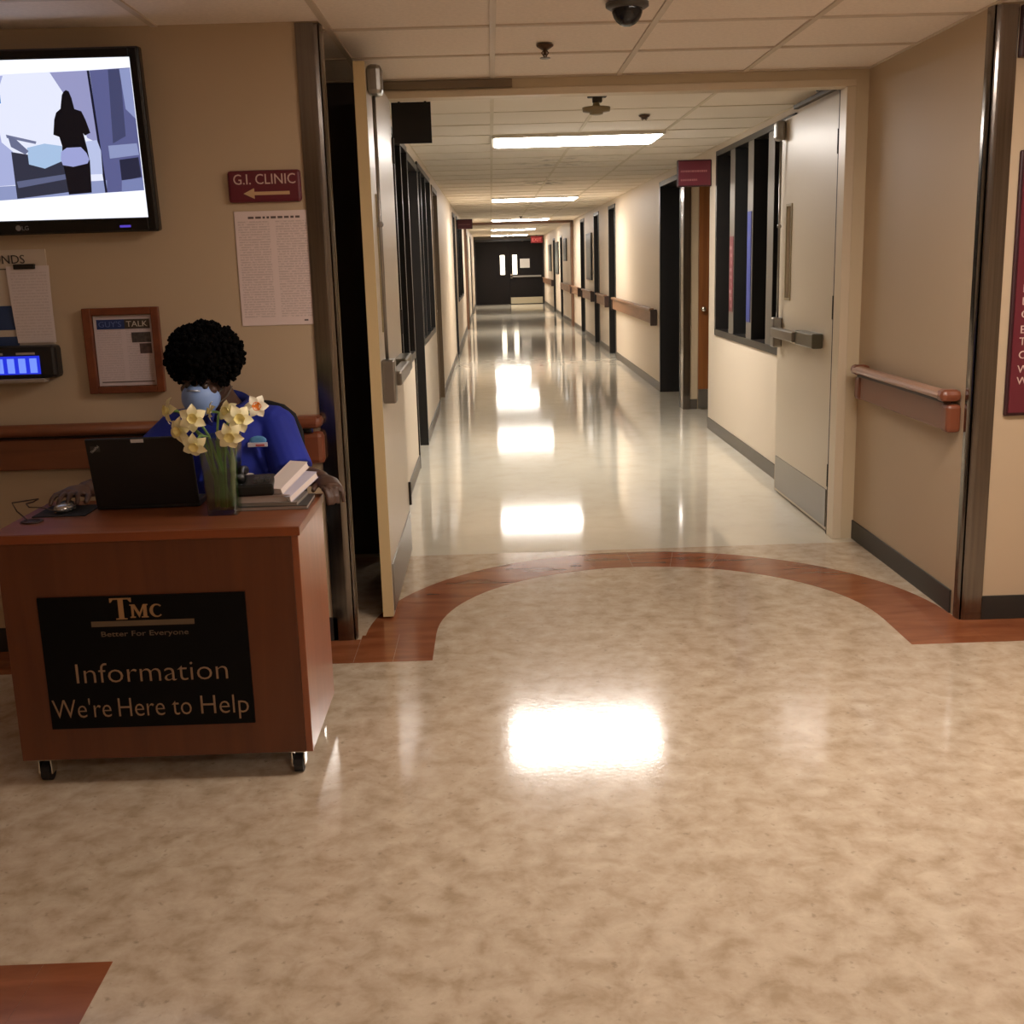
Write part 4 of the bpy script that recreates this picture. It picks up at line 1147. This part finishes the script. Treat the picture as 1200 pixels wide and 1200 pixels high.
# ---- papers and magazines
def block(name, label, cat, cx, cy, z, w, d, h, rz, m, edge=None, ry=0, group=None, rx=0):
    z += math.sin(rx) * d / 2
    t = thing(name, label, cat, (cx, cy, z), rot=(rx, ry, rz), group=group)
    bm = NB(); box(bm, -w / 2 + .002, w / 2 - .002, -d / 2 + .002, d / 2 - .002, .0015, h - .0015); obj('pages', bm, edge or PAPER, t, local=True)
    bm = NB(); box(bm, -w / 2, w / 2, -d / 2, d / 2, h - .0015, h); box(bm, -w / 2, w / 2, -d / 2, d / 2, 0, .0015); box(bm, -w / 2, -w / 2 + .001, -d / 2, d / 2, 0, h)
    obj('cover', bm, m, t, local=True)
    return t
GREYP = mat('folder_grey', (120, 112, 104), .5); DKP = mat('folder_dark', (52, 50, 46), .5); TAUP = mat('magazine_taupe', (150, 132, 124), .45)
block('folder', 'dark folder at the bottom of the paper pile on the desk', 'folder', -.69, 3.45, DZ1, .22, .18, .012, .02, DKP, mat('page_edge_tan', (160, 144, 134), .6))
block('magazine', 'grey magazine second from the bottom of the paper pile', 'magazine', -.705, 3.45, DZ1 + .0125, .20, .17, .010, -.04, GREYP, mat('page_edge_grey', (140, 130, 120), .6))
block('notepad', 'thick taupe notepad under the black phone on the paper pile', 'notepad', -.72, 3.45, DZ1 + .023, .17, .16, .020, .05, TAUP, mat('page_edge_tan', (160, 144, 134), .6))
block('envelope_stack', 'white stack of paper fanned diagonally on the pile, upper one', 'papers', -.650, 3.455, DZ1 + .044, .068, .15, .020, -.50, PAPER, rx=.42)
block('envelope_stack', 'blue white stack of paper fanned diagonally at the desk corner, lower one', 'papers', -.618, 3.445, DZ1 + .020, .055, .15, .020, -.50, mat('paper_blue', (200, 196, 212), .5), PAPER, rx=.36)
# phone
t = thing('desk_phone', 'black telephone lying on the paper pile behind the vase', 'telephone', (-.745, 3.425, DZ1 + .0435), rot=(0, 0, .1))
bm = NB(); v = box(bm, -.065, .06, -.06, .06, 0, .048)
for q in bm.verts:
    if q.co.y < 0 and q.co.z > .02: q.co.z = .034
obj('phone_body', bm, mat('phone_black', (16, 17, 17), .3), t, local=True, bevel=.006)
bm = NB(); tube(bm, [(-.035, -.055, .050), (-.04, -.02, .066), (-.04, .02, .070), (-.035, .055, .062)], [.014, .011, .011, .015], 10); obj('handset', bm, mat('phone_black', (16, 17, 17)), t, local=True, smooth=True)
for i in range(9):
    bm = NB(); x = .0 + .018 * (i % 3); y = -.035 + .022 * (i // 3); box(bm, x, x + .012, y, y + .014, .0, .048); obj('phone_key', bm, mat('phone_key', (60, 58, 56), .4), t, local=True)
t = thing('paper_cup', 'small white cup between the vase and the black phone', 'cup', (-.795, 3.51, DZ1 + .0005))
bm = NB(); lathe(bm, (-.795, 3.51, DZ1 + .0005), [(.022, 0), (.03, .085), (.0285, .085), (.0205, .003)], 20); obj('cup_wall', bm, PAPER, t, smooth=True)
bm = NB(); bmesh.ops.create_cone(bm, segments=20, radius1=.026, radius2=.026, depth=.002, matrix=Matrix.Translation((-.795, 3.51, DZ1 + .066))); obj('coffee', bm, mat('coffee', (40, 24, 14), .2), t)

# ================================================================ CHAIR
CXX, CYY = -.93, 4.02
t = thing('office_chair', 'black office chair whose rounded back shows behind the seated person', 'chair', (CXX, CYY, 0))
def cushion(x0, x1, y0, y1, z0, z1, r, name, m):
    bm = NB(); box(bm, x0, x1, y0, y1, z0, z1)
    return obj(name, bm, m, t, bevel=r)
FAB = mat('chair_fabric', (24, 24, 26), .85, bump=(300, .3, .001))
cushion(CXX - .23, CXX + .23, 3.80, 4.20, .40, .468, .028, 'seat', FAB)
bm = NB(); rings = []
for z, w in ((.56, .15), (.62, .18), (.75, .19), (.88, .185), (.95, .16), (.985, .12), (1.0, .07)):
    rings.append([Vector((CXX + .025 + w * math.cos(a) * (1 if abs(math.cos(a)) < 2 else 1), 4.235 + .022 * math.sin(a) - .02 * math.cos(a) ** 2, z)) for a in [2 * PI * k / 20 for k in range(20)]])
ring_loft(bm, rings); obj('backrest', bm, FAB, t, smooth=True)
bm = NB(); box(bm, CXX - .03, CXX + .03, 4.245, 4.26, .44, .70); obj('back_bar', bm, BLACK, t, bevel=.004)
bm = NB(); cyl(bm, (CXX, 4.0, .10), (CXX, 4.0, .43), .028, .022, 14); obj('gas_column', bm, BLACK, t, smooth=True)
for k in range(5):
    a = 2 * PI * k / 5 + .3; ex, ey = CXX + .24 * math.cos(a), 4.0 + .24 * math.sin(a)
    bm = NB(); tube(bm, [(CXX, 4.0, .11), (ex, ey, .075)], [.026, .016], 8, .7); lg = obj('leg', bm, BLACK, t)
    bm = NB(); b_ = Vector((-math.sin(a), math.cos(a), 0)) * .012; c_ = Vector((ex, ey, .026)); cyl(bm, c_ - b_, c_ + b_, .026, seg=14); obj('caster_wheel', bm, BLACK, lg)

# ================================================================ PERSON
def remesh(o, vox, smooth=4, fac=.6):
    r = o.modifiers.new('remesh', 'REMESH'); r.mode = 'VOXEL'; r.voxel_size = vox; r.use_smooth_shade = True
    s = o.modifiers.new('smooth', 'SMOOTH'); s.iterations = smooth; s.factor = fac
SKIN = mat('skin', (74, 50, 38), .5, noise=(25, .08, (1, 1, 1)))
person = thing('person', 'seated person in a royal blue polo shirt and pale blue mask behind the desk', 'person', (-.94, 3.98, 0))
HC = Vector((-.985, 3.885, 1.135))          # head centre
HR = Euler((math.radians(24), math.radians(3), math.radians(-8)))   # bowed, turned a little left
HM = Matrix.Translation(HC) @ HR.to_matrix().to_4x4()
def hp(x, y, z): return HM @ Vector((x, y, z))
bm = NB()
def hell(c, r, seg=16, rings=10): ell(bm, hp(*c), r, seg, rings, HR)
hell((0, .012, .03), (.076, .096, .090))           # cranium
hell((0, -.02, -.03), (.064, .074, .080))          # face
hell((0, -.055, -.088), (.030, .030, .024))        # chin
hell((0, -.03, -.07), (.052, .055, .042))          # jaw
tube(bm, [hp(0, -.085, .012), hp(0, -.108, -.018), hp(0, -.113, -.034)], [.009, .013, .016], 8)   # nose
hell((0, -.094, -.058), (.024, .012, .010))        # lips
for s in (-1, 1):
    hell((s * .030, -.083, .022), (.020, .013, .008))   # brow
    hell((s * .044, -.072, -.018), (.020, .018, .018))  # cheek
    hell((s * .077, .008, -.005), (.009, .020, .031))   # ear
# neck, trunk
tube(bm, [hp(0, .03, -.03), (-.955, 3.95, 1.04), (-.935, 3.985, .985), (-.93, 3.995, .94)], [.056, .054, .060, .075], 16)
def erings(b, spec, seg=24):
    rings = []
    for c, rx, ry in spec: rings.append([Vector((c[0] + rx * math.cos(2 * PI * k / seg), c[1] + ry * math.sin(2 * PI * k / seg), c[2])) for k in range(seg)])
    ring_loft(b, rings)
TR = [((-.93, 4.03, .50), .155, .115), ((-.93, 4.03, .58), .15, .11), ((-.93, 4.01, .68), .145, .105), ((-.93, 3.995, .80), .165, .112), ((-.93, 3.985, .89), .175, .105), ((-.93, 3.985, .95), .15, .085), ((-.93, 3.99, .985), .09, .06)]
erings(bm, TR)
# arms
SL, EL_, WL = (-1.115, 3.975, .935), (-1.245, 3.80, .80), (-1.325, 3.575, .805)       # the arm on the left of the picture
SR, ER, WR = (-.775, 3.97, .94), (-.705, 3.865, .785), (-.575, 3.665, .800)          # the arm on the right
ell(bm, SL, (.058, .055, .055)); ell(bm, SR, (.058, .055, .055))
tube(bm, [SL, Vector(SL).lerp(Vector(EL_), .5), EL_], [.052, .046, .041], 14); ell(bm, EL_, (.041, .041, .041))
tube(bm, [EL_, Vector(EL_).lerp(Vector(WL), .35), WL], [.041, .039, .026], 14)
tube(bm, [SR, Vector(SR).lerp(Vector(ER), .5), ER], [.052, .046, .041], 14); ell(bm, ER, (.042, .042, .042))
tube(bm, [ER, Vector(ER).lerp(Vector(WR), .35), WR], [.041, .038, .026], 14)
# hips and legs
for s in (-1, 1):
    hx = -.93 + s * .09
    tube(bm, [(hx, 4.03, .555), (hx + s * .02, 3.80, .56), (hx + s * .03, 3.66, .545)], [.085, .072, .055], 16)
    tube(bm, [(hx + s * .03, 3.66, .545), (hx + s * .03, 3.66, .35), (hx + s * .03, 3.69, .09)], [.054, .05, .034], 14)
# left-of-picture hand: palm over the mouse, fingers forward and curled
def finger(pts, r): tube(bm, pts, r, 8)
wl = Vector(WL)
tube(bm, [wl, (-1.333, 3.53, .812), (-1.337, 3.485, .812)], [(.026, .019), (.038, .018), (.040, .015)], 12)
for dx, L, sp in ((-.030, .062, -.010), (-.010, .074, -.003), (.010, .070, .004), (.029, .052, .010)):
    x = -1.337 + dx
    finger([(x, 3.487, .812), (x + sp * .5, 3.487 - L * .45, .812), (x + sp, 3.487 - L * .8, .800), (x + sp, 3.487 - L, .786)], [.0095, .0088, .0082, .0068])
finger([(-1.305, 3.545, .806), (-1.285, 3.50, .798), (-1.283, 3.465, .785)], [.012, .0105, .008])
# right-of-picture hand: resting over the back corner of the desk, fingers hanging down
wr = Vector(WR)
tube(bm, [wr, (-.552, 3.62, .800), (-.536, 3.575, .790)], [(.026, .018), (.037, .016), (.038, .014)], 12)
for dx, L in ((-.028, .052), (-.010, .066), (.009, .070), (.027, .062)):
    x = -.536 + dx * .75; y = 3.575 + dx * .9
    finger([(x, y, .790), (x + .010, y - L * .38, .786), (x + .018, y - L * .62, .768), (x + .020, y - L * .70, .742)], [.0095, .0088, .0080, .0066])
finger([(-.572, 3.63, .795), (-.590, 3.595, .789), (-.592, 3.565, .779)], [.012, .010, .008])
body = obj('body', bm, SKIN, person, smooth=True); remesh(body, .0045, 3, .5)
# eyes
EYE = mat('eye_white', (70, 60, 54), .3); IRIS = mat('iris_dark', (14, 9, 8), .15)
for s in (-1, 1):
    bm = NB(); ell(bm, hp(s * .030, -.0855, .004), (.0115, .0115, .0115), 12, 8); e = obj('eye', bm, EYE, person, smooth=True)
    bm = NB(); ell(bm, hp(s * .030, -.0955, .002), (.0052, .003, .0052), 10, 6, HR); obj('iris', bm, IRIS, e, smooth=True)
    bm = NB(); tube(bm, [hp(s * .014, -.097, .030), hp(s * .030, -.100, .036), hp(s * .047, -.090, .030)], [.003, .004, .002], 6); obj('eyebrow', bm, mat('hair_black', (5, 4, 4), .9, spec=.1), person, smooth=True)
# shirt
bm = NB()
SP = [((c[0], c[1], c[2]), rx + .020, ry + .020) for c, rx, ry in TR[1:-1]] + [((-.93, 3.985, .985), .105, .075)]
erings(bm, SP)
def mid(a, b, t_): return Vector(a).lerp(Vector(b), t_)
ell(bm, SL, (.074, .070, .066)); ell(bm, SR, (.074, .070, .066))
tube(bm, [(-1.02, 3.985, .955), SL], [.062, .072], 16); tube(bm, [(-.84, 3.985, .955), SR], [.062, .072], 16)
tube(bm, [SL, mid(SL, EL_, .45), mid(SL, EL_, .9)], [.071, .070, .073], 18)
tube(bm, [SR, mid(SR, ER, .45), mid(SR, ER, .95)], [.071, .070, .074], 18)
# folds
for a, b, r in (((-.86, 3.885, .92), (-.80, 3.89, .78), .012), ((-.80, 3.90, .93), (-.745, 3.90, .80), .011), ((-.99, 3.88, .90), (-1.04, 3.885, .76), .012), ((-.71, 3.90, .90), (-.665, 3.86, .80), .010)):
    tube(bm, [a, mid(a, b, .5) + Vector((.006, -.006, 0)), b], [r * .5, r, r * .6], 8)
BLUE = mat('shirt_royal_blue', (26, 44, 156), .75, noise=(8, .12, (1, 1, 1)), bump=(400, .2, .0008))
sh = obj('polo_shirt', bm, BLUE, person, smooth=True); remesh(sh, .006, 3, .5)
# collar flaps
def collar(s):
    bm = NB(); rings = []
    for i in range(11):
        f_ = i / 10
        a = math.radians(-90 + s * (16 + 164 * f_))
        tz = 1.012 + .052 * f_ ** .8; dz = .052 - .006 * f_
        r0 = .070 + .004 * f_
        c = Vector((-.940 + .004 * f_, 3.960 + .012 * f_, 0))
        d = Vector((math.cos(a), math.sin(a), 0))
        rings.append((c + d * (r0 - .006) + Vector((0, 0, tz - .05)), c + d * r0 + Vector((0, 0, tz)), c + d * (r0 + .012) + Vector((0, 0, tz - .008)), c + d * (r0 + .036) + Vector((0, 0, tz - dz))))
    vs = [[bm.verts.new(p) for p in r] for r in rings]
    for i in range(10):
        for j in range(3): bm.faces.new((vs[i][j], vs[i + 1][j], vs[i + 1][j + 1], vs[i][j + 1]))
    o = obj('collar', bm, mat('collar_navy', (24, 34, 118), .8), sh, smooth=True)
    m_ = o.modifiers.new('solid', 'SOLIDIFY'); m_.thickness = .004
collar(1); collar(-1)
# badge on the chest, sleeve marks
bm = NB(); ell(bm, (-.818, 3.862, .905), (.030, .004, .016), 16, 8); bd = obj('chest_badge', bm, mat('badge_blue', (90, 150, 200), .5), sh, smooth=True)
bxo('badge_bar', (-.852, -.786, 3.853, 3.862, .884, .898), mat('badge_white', (214, 206, 214), .5), sh)
bxo('badge_red', (-.825, -.795, 3.8515, 3.854, .886, .893), mat('badge_red', (190, 90, 90), .5), sh)
bm = NB()
for k in range(3): ell(bm, (-.683 + .007 * k, 3.888 - .008 * k, .875 - .020 * k), (.005, .006, .009), 8, 6)
obj('sleeve_mark', bm, mat('sleeve_mark', (200, 160, 150), .6), sh)
# trousers and shoes
bm = NB()
erings(bm, [((-.93, 4.03, .475), .15, .12), ((-.93, 4.03, .62), .165, .125)])
for s in (-1, 1):
    hx = -.93 + s * .09
    tube(bm, [(hx, 4.03, .565), (hx + s * .02, 3.80, .565), (hx + s * .03, 3.66, .548)], [.092, .084, .068], 16); ell(bm, (hx + s * .03, 3.66, .548), (.068, .068, .068))
    tube(bm, [(hx + s * .03, 3.66, .548), (hx + s * .03, 3.665, .35), (hx + s * .03, 3.69, .075)], [.066, .062, .056], 16)
tr = obj('trousers', bm, mat('trousers_black', (18, 18, 22), .85), person, smooth=True); remesh(tr, .010, 3, .5)
for s in (-1, 1):
    hx = -.93 + s * .12
    bm = NB(); rings = []
    for y, w, z in ((3.735, .028, .05), (3.715, .036, .075), (3.67, .038, .085), (3.62, .040, .06), (3.57, .042, .045), (3.53, .034, .032), (3.51, .015, .02)):
        rings.append([Vector((hx + w * math.cos(2 * PI * k / 14), y, z / 2 + .003 + z / 2 * math.sin(2 * PI * k / 14))) for k in range(14)])
    ring_loft(bm, rings); obj('shoe', bm, mat('shoe_black', (16, 15, 15), .5), person, smooth=True)
# mask: a moulded cup over nose and chin with straps
MASK = mat('mask_blue', (142, 172, 228), .5, noise=(12, .05, (1, 1, 1)))
bm = NB(); rings = []
for i, (d, w, h) in enumerate(((0, .066, .058), (.012, .0645, .056), (.026, .057, .050), (.037, .043, .038), (.044, .026, .023), (.047, .008, .007))):
    ring = []
    for k in range(24):
        a = 2 * PI * k / 24
        ring.append(hp(w * math.cos(a), -.088 - d + .030 * (abs(math.cos(a)) ** 2) * (1 - d / .05), -.050 + h * math.sin(a) * (1.0 if math.sin(a) < 0 else 1.05)))
    rings.append(ring)
ring_loft(bm, rings, cap=False); bm.faces.new(bm.verts[-24:])
mk = obj('face_mask', bm, MASK, person, smooth=True); m_ = mk.modifiers.new('solid', 'SOLIDIFY'); m_.thickness = .002
bm = NB(); tube(bm, [hp(-.022, -.112, .0), hp(0, -.122, .006), hp(.022, -.112, .0)], .0035, 6); obj('nose_clip', bm, mat('nose_clip', (190, 200, 214), .3, .6), mk, smooth=True)
for s in (-1, 1):
    for dz in (0, -.05):
        bm = NB(); tube(bm, [hp(s * .056, -.066, -.04 + dz * .7), hp(s * .074, -.02, -.03 + dz * .8), hp(s * .080, .02, -.01 + dz * .9)], .002, 6); obj('mask_strap', bm, mat('strap', (84, 74, 62), .6), mk)
# curly hair
random.seed(5)
bm = NB()
hell_c = (0, .026, .055)
HAIRR = (.130, .122, .112)
ell(bm, hp(0, .022, .068), (.112, .114, .088), 24, 16, HR)
for k in range(1500):
    u = random.uniform(-.72, 1); th = random.uniform(0, 2 * PI); s_ = math.sqrt(1 - u * u)
    x, y, z = s_ * math.cos(th), s_ * math.sin(th), u
    jit = random.uniform(.84, 1.04)
    p = (hell_c[0] + HAIRR[0] * x * jit, hell_c[1] + HAIRR[1] * y * jit, hell_c[2] + HAIRR[2] * z * jit)
    if p[1] < -.030 and p[2] < .008 and abs(p[0]) < .070: continue
    r = random.uniform(.005, .011)
    bmesh.ops.create_icosphere(bm, subdivisions=1, radius=r, matrix=Matrix.Translation(hp(*p)))
tube(bm, [hp(.02, .03, .15), hp(.03, .03, .172), hp(.045, .03, .168), hp(.04, .03, .155)], .005, 6)
hr = obj('hair', bm, mat('hair_black', (5, 4, 4)), person, smooth=True)
